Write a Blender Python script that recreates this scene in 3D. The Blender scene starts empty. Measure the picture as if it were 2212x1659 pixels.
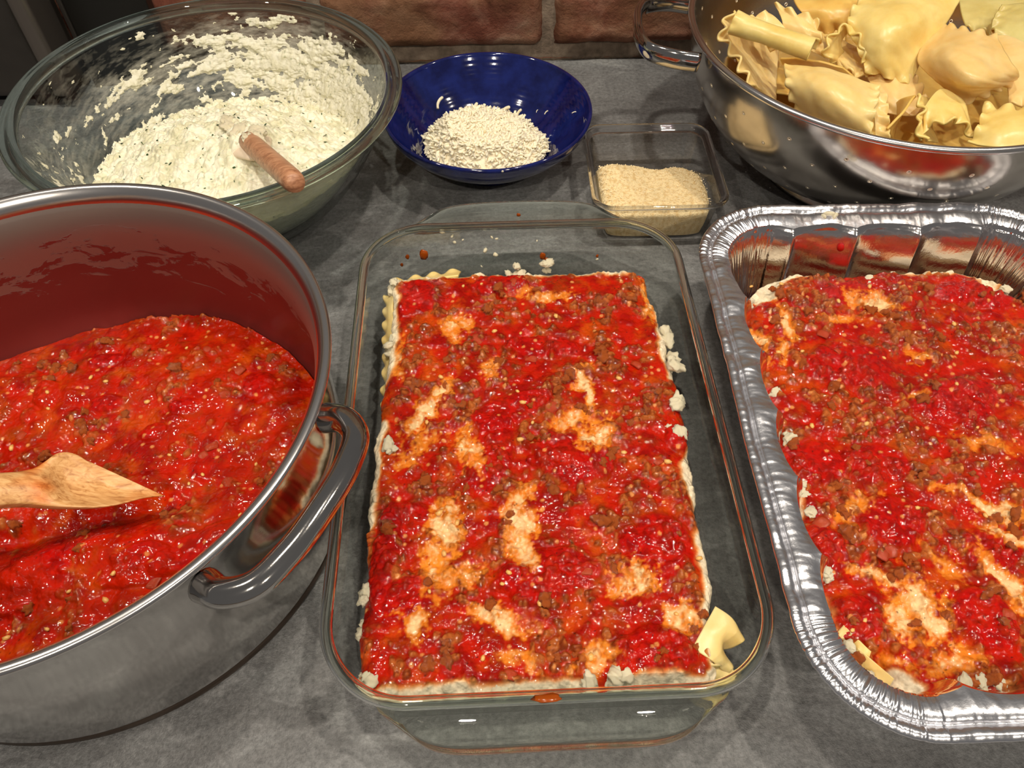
import bpy, bmesh, math, random
import numpy as np
from mathutils import Vector, Matrix

S = bpy.context.scene
COL = S.collection
random.seed(7)
PI = math.pi

# ------------------------------------------------------------------ camera, world, lamps, exposure
CAM_H, PITCH, YAW, FPX = 0.43, math.radians(52), math.radians(2.5), 1660.0
cam = bpy.data.cameras.new('camera')
cam.sensor_fit = 'HORIZONTAL'
cam.sensor_width = 36.0
cam.lens = 36.0 * FPX / 2212
cam.clip_start, cam.clip_end = 0.01, 30
cam_o = bpy.data.objects.new('camera', cam)
cam_o.location = (0, 0, CAM_H)
cam_o.rotation_euler = (math.radians(90) - PITCH, 0, -YAW)
COL.objects.link(cam_o)
S.camera = cam_o

w = bpy.data.worlds.new('room')
w.use_nodes = True
w.node_tree.nodes['Background'].inputs[0].default_value = (1.0, 0.95, 0.9, 1)
w.node_tree.nodes['Background'].inputs[1].default_value = 0.135
S.world = w

S.view_settings.view_transform = 'Standard'
S.view_settings.look = 'None'
S.view_settings.exposure = -0.1
S.view_settings.gamma = 1.0
S.view_settings.use_curve_mapping = False
S.cycles.use_denoising = True
S.cycles.max_bounces = 14
S.cycles.transmission_bounces = 12
S.cycles.transparent_max_bounces = 40
S.cycles.sample_clamp_indirect = 4.0


def lamp(name, loc, target, size, power, col=(1, 0.9, 0.76), spread=180):
    l = bpy.data.lights.new(name, 'AREA')
    l.shape = 'DISK'
    l.size = size
    l.energy = power
    l.color = col
    l.spread = math.radians(spread)
    o = bpy.data.objects.new(name, l)
    o.location = loc
    d = Vector(target) - Vector(loc)
    o.rotation_euler = d.to_track_quat('-Z', 'Y').to_euler()
    COL.objects.link(o)
    return o


# recessed ceiling lamps of the kitchen, about 1.5 m above the counter
for lx, ly, lp in ((-0.20, 0.36, 9.2), (0.45, 0.36, 9.2), (-0.90, 0.36, 6), (1.10, 0.36, 6), (-0.30, -1.0, 15), (0.60, -1.0, 15)):
    lamp('ceiling_lamp', (lx, ly, 1.5), (lx, ly, 0), 0.055, lp)


# ------------------------------------------------------------------ helpers
def lin(c):
    return tuple((v / 255 / 12.92) if v / 255 <= 0.04045 else ((v / 255 + 0.055) / 1.055) ** 2.4 for v in c)


def lina(*c):
    return np.array(lin(c))


_R = (math.cos(YAW), -math.sin(YAW), 0)
_F = (math.sin(YAW) * math.cos(PITCH), math.cos(YAW) * math.cos(PITCH), -math.sin(PITCH))
R_, F_ = np.array(_R), np.array(_F)
U_ = np.cross(R_, F_)


def at(px, py, z):
    """point of the room at height z that the photograph shows at pixel (px, py)"""
    d = F_ + (px - 1106) / FPX * R_ - (py - 829.5) / FPX * U_
    t = (z - CAM_H) / d[2]
    return np.array([0, 0, CAM_H]) + t * d


def tag(o, label=None, cat=None, group=None, kind=None):
    if label: o['label'] = label
    if cat: o['category'] = cat
    if group: o['group'] = group
    if kind: o['kind'] = kind
    return o


def empty(name, loc, label, cat, group=None, rz=0.0):
    o = bpy.data.objects.new(name, None)
    o.location = loc
    o.rotation_euler = (0, 0, rz)
    o.empty_display_size = 0.02
    COL.objects.link(o)
    return tag(o, label, cat, group)


def mesh(name, V, F, mat, parent=None, smooth=True, col=None, link=True):
    """V (n,3), F (m,4) or (m,3) array or list of such arrays or list of tuples"""
    me = bpy.data.meshes.new(name)
    V = np.asarray(V, dtype=np.float64)
    if isinstance(F, list) and F and isinstance(F[0], np.ndarray):
        loops = np.concatenate([f.ravel() for f in F])
        sizes = np.concatenate([np.full(len(f), f.shape[1]) for f in F])
    elif isinstance(F, np.ndarray):
        loops, sizes = F.ravel(), np.full(len(F), F.shape[1])
    else:
        loops = np.array([i for f in F for i in f])
        sizes = np.array([len(f) for f in F])
    me.vertices.add(len(V))
    me.vertices.foreach_set('co', V.astype(np.float32).ravel())
    me.loops.add(len(loops))
    me.loops.foreach_set('vertex_index', loops.astype(np.int32))
    me.polygons.add(len(sizes))
    st = np.concatenate([[0], np.cumsum(sizes)[:-1]])
    me.polygons.foreach_set('loop_start', st.astype(np.int32))
    me.polygons.foreach_set('loop_total', sizes.astype(np.int32))
    me.update(calc_edges=True)
    me.validate()
    me.polygons.foreach_set('use_smooth', np.full(len(me.polygons), bool(smooth)))
    if col is not None and len(me.vertices) == len(V):
        a = me.color_attributes.new('Col', 'FLOAT_COLOR', 'POINT')
        c = np.ones((len(V), 4), dtype=np.float32)
        c[:, :3] = col
        a.data.foreach_set('color', c.ravel())
    if mat: me.materials.append(mat)
    if not link: return me
    o = bpy.data.objects.new(name, me)
    if parent: o.parent = parent
    COL.objects.link(o)
    return o


def inst(name, me, parent, loc, rot=(0, 0, 0), scale=(1, 1, 1)):
    o = bpy.data.objects.new(name, me)
    o.parent = parent
    o.location = loc
    o.rotation_euler = rot
    o.scale = scale
    COL.objects.link(o)
    return o


def grid_faces(n, m, wrap_n=False, wrap_m=False):
    """quads of an n x m vertex grid (index = i*m + j)"""
    i = np.arange(n if wrap_n else n - 1)
    j = np.arange(m if wrap_m else m - 1)
    I, J = np.meshgrid(i, j, indexing='ij')
    I2, J2 = (I + 1) % n, (J + 1) % m
    return np.stack([I * m + J, I2 * m + J, I2 * m + J2, I * m + J2], -1).reshape(-1, 4)


# vectorised noise ---------------------------------------------------
_rs = np.random.RandomState(3)
_P = np.tile(_rs.permutation(256), 4)
_G3 = _rs.normal(size=(256, 3))
_G3 /= np.linalg.norm(_G3, axis=1)[:, None]
_RND = _rs.rand(256, 4)


def noise3(x, y, z):
    x, y, z = np.broadcast_arrays(np.asarray(x, float), y, z)
    xi, yi, zi = np.floor(x).astype(int), np.floor(y).astype(int), np.floor(z).astype(int)
    fx, fy, fz = x - xi, y - yi, z - zi
    u, v, s = (f * f * f * (f * (f * 6 - 15) + 10) for f in (fx, fy, fz))
    out = 0
    for a in (0, 1):
        wa = u if a else 1 - u
        for b in (0, 1):
            wb = v if b else 1 - v
            for c in (0, 1):
                wc = s if c else 1 - s
                h = _P[_P[_P[(xi + a) & 255] + ((yi + b) & 255)] + ((zi + c) & 255)]
                g = _G3[h]
                out = out + wa * wb * wc * (g[..., 0] * (fx - a) + g[..., 1] * (fy - b) + g[..., 2] * (fz - c))
    return out * 1.5


def fbm(x, y, z=0.0, o=3, gain=0.5):
    t, a, f, n = 0, 1.0, 1.0, 0
    for k in range(o):
        t = t + a * noise3(x * f + k * 17.3, y * f - k * 9.1, z * f + k * 3.7)
        n += a
        a *= gain
        f *= 2.03
    return t / n


def worley(x, y, seed=0):
    """distance to nearest feature point and a random value of its cell"""
    xi, yi = np.floor(x).astype(int), np.floor(y).astype(int)
    best = np.full(x.shape, 9.0)
    rid = np.zeros(x.shape)
    for a in (-1, 0, 1):
        for b in (-1, 0, 1):
            h = _P[_P[(xi + a + seed) & 255] + ((yi + b + seed * 7) & 255)]
            r = _RND[h]
            d = np.hypot(xi + a + 0.15 + 0.7 * r[..., 0] - x, yi + b + 0.15 + 0.7 * r[..., 1] - y)
            m = d < best
            best = np.where(m, d, best)
            rid = np.where(m, r[..., 2], rid)
    return best, rid


def sst(a, b, x):
    t = np.clip((x - a) / (b - a), 0, 1)
    return t * t * (3 - 2 * t)


def mix(c, d, t):
    return c + (d - c) * np.asarray(t)[..., None]


# materials -----------------------------------------------------------
def new_mat(name):
    m = bpy.data.materials.new(name)
    m.use_nodes = True
    nt = m.node_tree
    return m, nt, nt.nodes['Principled BSDF']


def nd(nt, t, **kw):
    n = nt.nodes.new(t)
    for k, v in kw.items():
        if k.startswith('i_'):
            n.inputs[k[2:].replace('_', ' ')].default_value = v
        else:
            setattr(n, k, v)
    return n


def noise_node(nt, scale, detail=4, rough=0.55, dist=0.0, mapscale=None, coord='Object'):
    tc = nd(nt, 'ShaderNodeTexCoord')
    n = nd(nt, 'ShaderNodeTexNoise')
    n.inputs['Scale'].default_value = scale
    n.inputs['Detail'].default_value = detail
    n.inputs['Roughness'].default_value = rough
    n.inputs['Distortion'].default_value = dist
    if mapscale:
        mp = nd(nt, 'ShaderNodeMapping')
        mp.inputs['Scale'].default_value = mapscale
        nt.links.new(tc.outputs[coord], mp.inputs[0])
        nt.links.new(mp.outputs[0], n.inputs['Vector'])
    else:
        nt.links.new(tc.outputs[coord], n.inputs['Vector'])
    return n


def ramp(nt, src, stops):
    r = nd(nt, 'ShaderNodeValToRGB')
    e = r.color_ramp.elements
    while len(e) > 1: e.remove(e[-1])
    e[0].position, e[0].color = stops[0][0], (*stops[0][1], 1)
    for p, c in stops[1:]:
        k = e.new(p)
        k.color = (*c, 1)
    nt.links.new(src, r.inputs[0])
    return r


def bump(nt, bsdf, srcs, chain_dist=0.001):
    prev = None
    for src, strength, dist in srcs:
        b = nd(nt, 'ShaderNodeBump')
        b.inputs['Strength'].default_value = strength
        b.inputs['Distance'].default_value = dist
        nt.links.new(src, b.inputs['Height'])
        if prev: nt.links.new(prev.outputs[0], b.inputs['Normal'])
        prev = b
    nt.links.new(prev.outputs[0], bsdf.inputs['Normal'])


def g3(v):
    return (v, v, v)


def vcol_mat(name, rough, bumps, sss=0.0, var=0.0, spec=0.5, coat=0.0, rvar=None, det=3):
    m, nt, b = new_mat(name)
    a = nd(nt, 'ShaderNodeVertexColor', layer_name='Col')
    csrc = a.outputs[0]
    if var:
        n = noise_node(nt, 420, 3, 0.6)
        r = ramp(nt, n.outputs[0], [(0.3, g3(1 - var)), (0.7, g3(1.0))])
        mx = nd(nt, 'ShaderNodeMix', data_type='RGBA', blend_type='MULTIPLY')
        mx.inputs[0].default_value = 1
        nt.links.new(csrc, mx.inputs[6])
        nt.links.new(r.outputs[0], mx.inputs[7])
        csrc = mx.outputs[2]
    nt.links.new(csrc, b.inputs['Base Color'])
    b.inputs['Roughness'].default_value = rough
    if rvar:
        n = noise_node(nt, rvar[0], 2)
        r = ramp(nt, n.outputs[0], [(0.4, g3(rvar[1])), (0.65, g3(rvar[2]))])
        nt.links.new(r.outputs[0], b.inputs['Roughness'])
    b.inputs['Specular IOR Level'].default_value = spec
    b.inputs['Coat Weight'].default_value = coat
    b.inputs['Coat Roughness'].default_value = 0.08
    if sss:
        b.inputs['Subsurface Weight'].default_value = sss
        b.inputs['Subsurface Radius'].default_value = (0.004, 0.0025, 0.0012)
        b.inputs['Subsurface Scale'].default_value = 1.0
    if bumps:
        bump(nt, b, [(noise_node(nt, s, det, 0.5).outputs[0], st, d) for s, st, d in bumps])
    return m


M = {}
M['sauce'] = vcol_mat('tomato_sauce', 0.16, [(190, 0.5, 0.0027), (620, 0.5, 0.0010)], var=0.2, spec=0.38, rvar=(160, 0.03, 0.10), det=0.5)
M['potsauce'] = vcol_mat('pot_sauce', 0.14, [(160, 0.4, 0.0026), (560, 0.35, 0.0009)], var=0.18, spec=0.38, rvar=(120, 0.03, 0.10), det=0.5)
M['ricotta'] = vcol_mat('ricotta', 0.42, [(350, 0.5, 0.0014), (1100, 0.35, 0.0005)], sss=0.15, var=0.06, spec=0.4)
M['parm'] = vcol_mat('parmesan', 0.75, [(900, 0.9, 0.0012), (2200, 0.6, 0.0006)], var=0.12, spec=0.2)


def simple(name, c, rough=0.5, metal=0.0, bumps=None, spec=0.5, sss=0.0, coat=0.0, srad=(0.004, 0.003, 0.0015)):
    m, nt, b = new_mat(name)
    b.inputs['Base Color'].default_value = (*lin(c), 1)
    b.inputs['Roughness'].default_value = rough
    b.inputs['Metallic'].default_value = metal
    b.inputs['Specular IOR Level'].default_value = spec
    b.inputs['Coat Weight'].default_value = coat
    if sss:
        b.inputs['Subsurface Weight'].default_value = sss
        b.inputs['Subsurface Radius'].default_value = srad
        b.inputs['Subsurface Scale'].default_value = 1.0
    if bumps:
        bump(nt, b, [(noise_node(nt, s, 3, 0.6).outputs[0], st, d) for s, st, d in bumps])
    return m


def varied(name, stops, scale, rough=0.5, metal=0.0, bumps=None, spec=0.5, mapscale=None, detail=4, sss=0.0, coat=0, dist=0.0):
    m = simple(name, (128, 128, 128), rough, metal, bumps, spec, sss, coat)
    nt = m.node_tree
    n = noise_node(nt, scale, detail, 0.6, dist, mapscale)
    r = ramp(nt, n.outputs[0], [(p, lin(c)) for p, c in stops])
    nt.links.new(r.outputs[0], nt.nodes['Principled BSDF'].inputs['Base Color'])
    return m


M['beef'] = varied('beef', [(0.3, (164, 34, 8)), (0.46, (166, 70, 22)), (0.6, (184, 108, 52)), (0.75, (214, 160, 108))], 260, 0.08, bumps=[(500, 0.6, 0.0016)])
M['onion'] = simple('onion', (176, 62, 28), 0.1, bumps=[(200, 0.4, 0.001)], sss=0.3)
M['garlic'] = simple('garlic', (226, 170, 96), 0.25, sss=0.2)
M['herb'] = varied('herb', [(0.35, (20, 38, 14)), (0.65, (52, 84, 34))], 120, 0.4)
M['steel'] = varied('steel', [(0.3, (180, 177, 175)), (0.7, (206, 203, 200))], 12, 0.09, 1.0, bumps=[(900, 0.05, 0.0003)])
M['steel_rim'] = simple('steel_rim', (222, 218, 216), 0.22, 1.0, bumps=[(400, 0.04, 0.0003)])
M['steel_colander'] = varied('steel_colander', [(0.3, (180, 174, 168)), (0.7, (212, 206, 198))], 18, 0.18, 1.0, bumps=[(60, 0.05, 0.001), (700, 0.05, 0.0003)])
M['foil_rim'] = simple('foil_rim', (240, 240, 245), 0.25, 1.0, bumps=[(260, 0.12, 0.0012), (900, 0.06, 0.0004)])
M['foil'] = simple('foil', (232, 228, 228), 0.13, 1.0, bumps=[(260, 0.12, 0.0012), (900, 0.06, 0.0004)])
M['cobalt'] = varied('cobalt_glaze', [(0.35, (9, 15, 64)), (0.65, (19, 30, 92))], 60, 0.08, coat=0.5, bumps=[(80, 0.08, 0.001)])


def thin_glass(name, tint, refl=1.0, spec_rough=0.02):
    """thin-walled clear pane: Schlick reflection over a tinted transparent"""
    m = bpy.data.materials.new(name)
    m.use_nodes = True
    nt = m.node_tree
    nt.nodes.clear()
    out = nd(nt, 'ShaderNodeOutputMaterial')
    ge = nd(nt, 'ShaderNodeNewGeometry')
    dt = nd(nt, 'ShaderNodeVectorMath', operation='DOT_PRODUCT')
    nt.links.new(ge.outputs['Incoming'], dt.inputs[0])
    nt.links.new(ge.outputs['Normal'], dt.inputs[1])
    ab = nd(nt, 'ShaderNodeMath', operation='ABSOLUTE')
    nt.links.new(dt.outputs['Value'], ab.inputs[0])
    su = nd(nt, 'ShaderNodeMath', operation='SUBTRACT')
    su.inputs[0].default_value = 1
    nt.links.new(ab.outputs[0], su.inputs[1])
    pw = nd(nt, 'ShaderNodeMath', operation='POWER')
    pw.inputs[1].default_value = 5
    nt.links.new(su.outputs[0], pw.inputs[0])
    ma = nd(nt, 'ShaderNodeMath', operation='MULTIPLY_ADD')
    ma.inputs[1].default_value = 0.9 * refl
    ma.inputs[2].default_value = 0.045 * refl
    nt.links.new(pw.outputs[0], ma.inputs[0])
    tr = nd(nt, 'ShaderNodeBsdfTransparent')
    tr.inputs[0].default_value = (*tint, 1)
    gl = nd(nt, 'ShaderNodeBsdfGlossy')
    gl.inputs['Roughness'].default_value = spec_rough
    mx = nd(nt, 'ShaderNodeMixShader')
    nt.links.new(ma.outputs[0], mx.inputs[0])
    nt.links.new(tr.outputs[0], mx.inputs[1])
    nt.links.new(gl.outputs[0], mx.inputs[2])
    nt.links.new(mx.outputs[0], out.inputs[0])
    return m


def solid_glass(name, tint, ior=1.47, clear=0.12):
    m, nt, b = new_mat(name)
    b.inputs['Base Color'].default_value = (*tint, 1)
    b.inputs['Transmission Weight'].default_value = 1
    b.inputs['IOR'].default_value = ior
    b.inputs['Roughness'].default_value = 0.0
    if clear:
        out = nt.nodes['Material Output']
        tr = nd(nt, 'ShaderNodeBsdfTransparent')
        tr.inputs[0].default_value = (*tint, 1)
        mx = nd(nt, 'ShaderNodeMixShader')
        mx.inputs[0].default_value = clear
        nt.links.new(b.outputs[0], mx.inputs[1])
        nt.links.new(tr.outputs[0], mx.inputs[2])
        nt.links.new(mx.outputs[0], out.inputs[0])
    return m


M['glass_wall'] = thin_glass('dish_glass', (0.945, 0.955, 0.94))
M['glass_rim'] = solid_glass('dish_rim_glass', (0.93, 0.98, 0.92))
M['bowl_wall'] = thin_glass('bowl_glass', (0.90, 0.94, 0.925))
M['bowl_rim'] = solid_glass('bowl_rim_glass', (0.82, 0.96, 0.94))
M['plastic'] = thin_glass('clear_plastic', (0.93, 0.93, 0.92), 1.3, 0.05)


def wood_mat(name, c1, c2, c3, axis_scale=(6, 60, 60), stain=None):
    m, nt, b = new_mat(name)
    n = noise_node(nt, 6, 5, 0.6, 0.8, axis_scale)
    r = ramp(nt, n.outputs[0], [(0.3, lin(c1)), (0.5, lin(c2)), (0.7, lin(c3))])
    nt.links.new(r.outputs[0], b.inputs['Base Color'])
    b.inputs['Roughness'].default_value = 0.42
    bump(nt, b, [(n.outputs[0], 0.25, 0.0006)])
    if stain:
        a = nd(nt, 'ShaderNodeVertexColor', layer_name='Col')
        mx = nd(nt, 'ShaderNodeMix', data_type='RGBA', blend_type='MULTIPLY')
        mx.inputs[0].default_value = 1
        nt.links.new(r.outputs[0], mx.inputs[6])
        nt.links.new(a.outputs[0], mx.inputs[7])
        nt.links.new(mx.outputs[2], b.inputs['Base Color'])
    return m


M['wood'] = wood_mat('spoon_wood', (168, 110, 58), (214, 160, 100), (232, 186, 128), stain=True)
M['dowel'] = wood_mat('dowel_wood', (140, 92, 64), (180, 128, 94), (204, 154, 118))


# ------------------------------------------------------------------ the setting
def counter_mat():
    m, nt, b = new_mat('slate_counter')
    n1 = noise_node(nt, 7, 8, 0.62, 1.2, (1.0, 2.2, 1.0))
    r1 = ramp(nt, n1.outputs[0], [(0.25, lin((92, 90, 89))), (0.48, lin((114, 114, 114))), (0.62, lin((129, 130, 130))), (0.8, lin((160, 160, 158)))])
    n2 = noise_node(nt, 300, 5, 0.75)
    r2 = ramp(nt, n2.outputs[0], [(0.3, g3(0.5)), (0.7, g3(1.28))])
    mx = nd(nt, 'ShaderNodeMix', data_type='RGBA', blend_type='MULTIPLY')
    mx.inputs[0].default_value = 1
    nt.links.new(r1.outputs[0], mx.inputs[6])
    nt.links.new(r2.outputs[0], mx.inputs[7])
    n3 = noise_node(nt, 16, 6, 0.65, 2.0, (1, 3, 1))
    r3 = ramp(nt, n3.outputs[0], [(0.55, g3(0.0)), (0.75, g3(0.10))])
    ad = nd(nt, 'ShaderNodeMix', data_type='RGBA', blend_type='ADD')
    ad.inputs[0].default_value = 1
    nt.links.new(mx.outputs[2], ad.inputs[6])
    nt.links.new(r3.outputs[0], ad.inputs[7])
    nt.links.new(ad.outputs[2], b.inputs['Base Color'])
    rr = ramp(nt, n2.outputs[0], [(0.35, g3(0.5)), (0.7, g3(0.32))])
    nt.links.new(rr.outputs[0], b.inputs['Roughness'])
    bump(nt, b, [(n1.outputs[0], 0.2, 0.004), (noise_node(nt, 600, 4, 0.7).outputs[0], 0.6, 0.0012)])
    return m


def box(name, lo, hi, mat, parent=None, bev=0.0, seg=2):
    bm = bmesh.new()
    bmesh.ops.create_cube(bm, size=1)
    for v in bm.verts:
        v.co = Vector([lo[i] + (v.co[i] + 0.5) * (hi[i] - lo[i]) for i in range(3)])
    if bev:
        bmesh.ops.bevel(bm, geom=list(bm.edges), offset=bev, segments=seg, profile=0.7, affect='EDGES')
    me = bpy.data.meshes.new(name)
    bm.to_mesh(me)
    bm.free()
    if mat: me.materials.append(mat)
    if bev: me.polygons.foreach_set('use_smooth', [True] * len(me.polygons))
    o = bpy.data.objects.new(name, me)
    if parent: o.parent = parent
    COL.objects.link(o)
    return o


WALL_Y = 0.764
ct = box('countertop', (-1.1, -0.10, -0.04), (1.2, WALL_Y + 0.01, 0.0), counter_mat(), bev=0.002)
tag(ct, 'dark grey slate-look kitchen countertop with lighter streaks under all the dishes', 'countertop')

# brick wall: rough mortar sheet plus single bricks
mortar = varied('mortar', [(0.3, (84, 74, 64)), (0.5, (128, 112, 98)), (0.7, (158, 142, 124))], 40, 0.95, bumps=[(90, 0.5, 0.003), (420, 0.5, 0.001)], spec=0.1)
nx, nz = 380, 90
X, Z = np.meshgrid(np.linspace(-1.1, 1.2, nx), np.linspace(0, 0.5, nz), indexing='ij')
Yw = WALL_Y + 0.005 - 0.005 * np.abs(fbm(X * 30, Z * 45, 3.1, 4))
wv = np.stack([X, Yw, Z], -1).reshape(-1, 3)
wall = mesh('wall_back', wv, grid_faces(nx, nz), mortar)
# give the wall its thickness
sol = wall.modifiers.new('thick', 'SOLIDIFY')
sol.thickness = 0.08
sol.offset = -1.0
tag(wall, kind='structure')


def brick_mat():
    m, nt, b = new_mat('old_brick')
    oi = nd(nt, 'ShaderNodeObjectInfo')
    n1 = noise_node(nt, 22, 7, 0.65, 0.6, (1, 1, 1.6))
    r1 = ramp(nt, n1.outputs[0], [(0.28, lin((82, 44, 34))), (0.45, lin((120, 70, 56))), (0.58, lin((142, 98, 82))), (0.72, lin((164, 134, 114)))])
    n2 = noise_node(nt, 9, 4, 0.6)
    r2 = ramp(nt, n2.outputs[0], [(0.42, g3(0.0)), (0.62, g3(0.8))])
    r3 = ramp(nt, n1.outputs[0], [(0.3, lin((94, 66, 44))), (0.7, lin((150, 112, 84)))])
    mx = nd(nt, 'ShaderNodeMix', data_type='RGBA')
    nt.links.new(r2.outputs[0], mx.inputs[0])
    nt.links.new(r1.outputs[0], mx.inputs[6])
    nt.links.new(r3.outputs[0], mx.inputs[7])
    hs = nd(nt, 'ShaderNodeHueSaturation')
    rr = nd(nt, 'ShaderNodeMapRange')
    rr.inputs[3].default_value, rr.inputs[4].default_value = 0.75, 1.15
    nt.links.new(oi.outputs['Random'], rr.inputs[0])
    nt.links.new(rr.outputs[0], hs.inputs['Value'])
    nt.links.new(mx.outputs[2], hs.inputs['Color'])
    nt.links.new(hs.outputs[0], b.inputs['Base Color'])
    b.inputs['Roughness'].default_value = 0.9
    b.inputs['Specular IOR Level'].default_value = 0.15
    bump(nt, b, [(noise_node(nt, 60, 8, 0.7).outputs[0], 0.75, 0.006), (noise_node(nt, 300, 5, 0.7).outputs[0], 0.6, 0.0016)])
    return m


M['brick'] = brick_mat()


def brick(x0, x1, z0, z1, seed):
    nu, nv = 36, 14
    u, v = np.meshgrid(np.linspace(0, 1, nu), np.linspace(0, 1, nv), indexing='ij')
    # front sheet with rounded shoulders, ragged outline and pitted face
    eu = np.minimum(u, 1 - u) * (x1 - x0)
    ev = np.minimum(v, 1 - v) * (z1 - z0)
    e = np.minimum(eu, ev)
    xx = x0 + u * (x1 - x0)
    zz = z0 + v * (z1 - z0)
    rag = np.exp(-e / 0.004)
    xx = xx + rag * 0.004 * fbm(zz * 60, xx * 60 + seed, seed)
    zz = zz + rag * 0.0045 * fbm(xx * 50, zz * 50, seed + 5.5)
    d = 0.010 * sst(0, 0.007, e) + 0.005 * fbm(xx * 24, zz * 40, seed + 1.3, 4) * sst(0, 0.01, e)
    yy = WALL_Y + 0.006 - d
    V = np.stack([xx, yy, zz], -1).reshape(-1, 3)
    F = grid_faces(nu, nv)
    # back
    n0 = len(V)
    loop = [i * nv for i in range(nu)] + [(nu - 1) * nv + j for j in range(1, nv)] + [i * nv + nv - 1 for i in range(nu - 2, -1, -1)] + [j for j in range(nv - 2, 0, -1)]
    B = V[loop].copy()
    B[:, 1] = WALL_Y + 0.03
    V = np.concatenate([V, B])
    L = len(loop)
    side = np.array([[loop[k], n0 + k, n0 + (k + 1) % L, loop[(k + 1) % L]] for k in range(L)])
    return mesh('brick', V, [F, side], M['brick'], wall)


crs = [(0.0005, 0.0045, 0.03), (0.018, 0.076, 0.07), (0.088, 0.146, -0.045), (0.158, 0.216, 0.065), (0.228, 0.286, -0.04)]
sd = 0.0
for k, (z0, z1, off) in enumerate(crs):
    x = off - 0.233 * 5
    if k == 0: x += 0.09
    while x < 1.15:
        if x + 0.222 > -1.05:
            sd += 1.7
            brick(x + 0.006, x + 0.228, z0, z1, sd)
        x += 0.233

fl = box('floor', (-2.5, -2.5, -0.93), (2.5, WALL_Y + 0.02, -0.90), simple('floor_tile', (120, 104, 88), 0.5))
tag(fl, kind='structure')

# dark appliances at the far left, against the wall
M['dark_metal'] = varied('dark_metal', [(0.35, (58, 54, 51)), (0.65, (78, 73, 69))], 8, 0.38, 0.6, bumps=[(600, 0.1, 0.0004)])
M['edge_metal'] = simple('edge_metal', (120, 112, 106), 0.35, 0.8, bumps=[(600, 0.1, 0.0004)])
M['black_panel'] = simple('black_panel', (22, 20, 17), 0.4)
ap = empty('toaster_oven', (-0.52, 0.72, 0), 'dark grey metal countertop appliance with rounded edge behind the glass mixing bowl', 'appliance')
box('housing', (-0.16, -0.018, 0.012), (0.105, 0.03, 0.30), M['dark_metal'], ap, 0.006)
box('edge_trim', (0.105, -0.022, 0.012), (0.122, 0.03, 0.30), M['edge_metal'], ap, 0.006, 3)
for fx in (-0.13, 0.09):
    box('foot', (fx - 0.01, -0.012, 0.0), (fx + 0.01, 0.01, 0.013), M['black_panel'], ap, 0.002)
bp = empty('black_panel', (-0.355, 0.75, 0), 'tall black panel standing between the grey appliance and the brick wall', 'panel')
box('board', (-0.032, -0.012, 0.0), (0.045, 0.002, 0.30), M['black_panel'], bp, 0.001)
box('edge_strip', (-0.036, -0.014, 0.0), (-0.032, 0.002, 0.30), M['dark_metal'], bp, 0.0006)


# ------------------------------------------------------------------ swept and turned shapes
def lathe(name, prof, n, mat, parent=None, closed=False, cap=None, wob=None, col=None):
    prof = np.array(prof)
    th = np.linspace(0, 2 * PI, n, endpoint=False)
    V = np.stack([np.cos(th)[:, None] * prof[:, 0], np.sin(th)[:, None] * prof[:, 0], np.broadcast_to(prof[:, 1], (n, len(prof)))], -1)
    F = grid_faces(n, len(prof), True, closed)
    return mesh(name, V.reshape(-1, 3), F, mat, parent)


def smooth_prof(pts, n):
    """smooth curve through a polyline, tangents weighted by segment length so that it does not overshoot"""
    P = np.array(pts, float)
    h = np.linalg.norm(np.diff(P, axis=0), axis=1) + 1e-12
    sl = np.diff(P, axis=0) / h[:, None]
    m = np.empty_like(P)
    m[0], m[-1] = sl[0], sl[-1]
    m[1:-1] = (sl[:-1] * h[1:, None] + sl[1:] * h[:-1, None]) / (h[1:] + h[:-1])[:, None]
    out = []
    for i in range(len(P) - 1):
        for t in np.linspace(0, 1, n, endpoint=False):
            a, b, c, d = 2 * t ** 3 - 3 * t * t + 1, t ** 3 - 2 * t * t + t, -2 * t ** 3 + 3 * t * t, t ** 3 - t * t
            out.append(a * P[i] + b * h[i] * m[i] + c * P[i + 1] + d * h[i] * m[i + 1])
    out.append(P[-1])
    return np.array(out)


def rrect(a, b, r, n_side_per_m=700, n_corner=24):
    """rounded rectangle: points, outward normals, arc length, corner mask"""
    pts, nor, cm = [], [], []
    cs = [(a - r, b - r, 0), (-(a - r), b - r, 90), (-(a - r), -(b - r), 180), (a - r, -(b - r), 270)]
    for k, (cx, cy, a0) in enumerate(cs):
        for t in np.linspace(0, 1, n_corner):
            an = math.radians(a0 + 90 * t)
            pts.append((cx + r * math.cos(an), cy + r * math.sin(an)))
            nor.append((math.cos(an), math.sin(an)))
            cm.append(min(1.0, 1.3 * math.sin(PI * (0.06 + 0.88 * t)) + 0.2))
        nx_, ny_, _ = cs[(k + 1) % 4]
        an = math.radians(a0 + 90)
        p1 = np.array(pts[-1])
        an2 = math.radians(cs[(k + 1) % 4][2])
        p2 = np.array([nx_ + r * math.cos(an2), ny_ + r * math.sin(an2)])
        L = np.linalg.norm(p2 - p1)
        m = max(2, int(L * n_side_per_m))
        for t in np.linspace(0, 1, m + 2)[1:-1]:
            pts.append(tuple(p1 + (p2 - p1) * t))
            nor.append((math.cos(an), math.sin(an)))
            cm.append(0.0)
    pts, nor, cm = np.array(pts), np.array(nor), np.array(cm)
    s = np.concatenate([[0], np.cumsum(np.linalg.norm(np.diff(pts, axis=0), axis=1))])
    return pts, nor, s, cm


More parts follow.
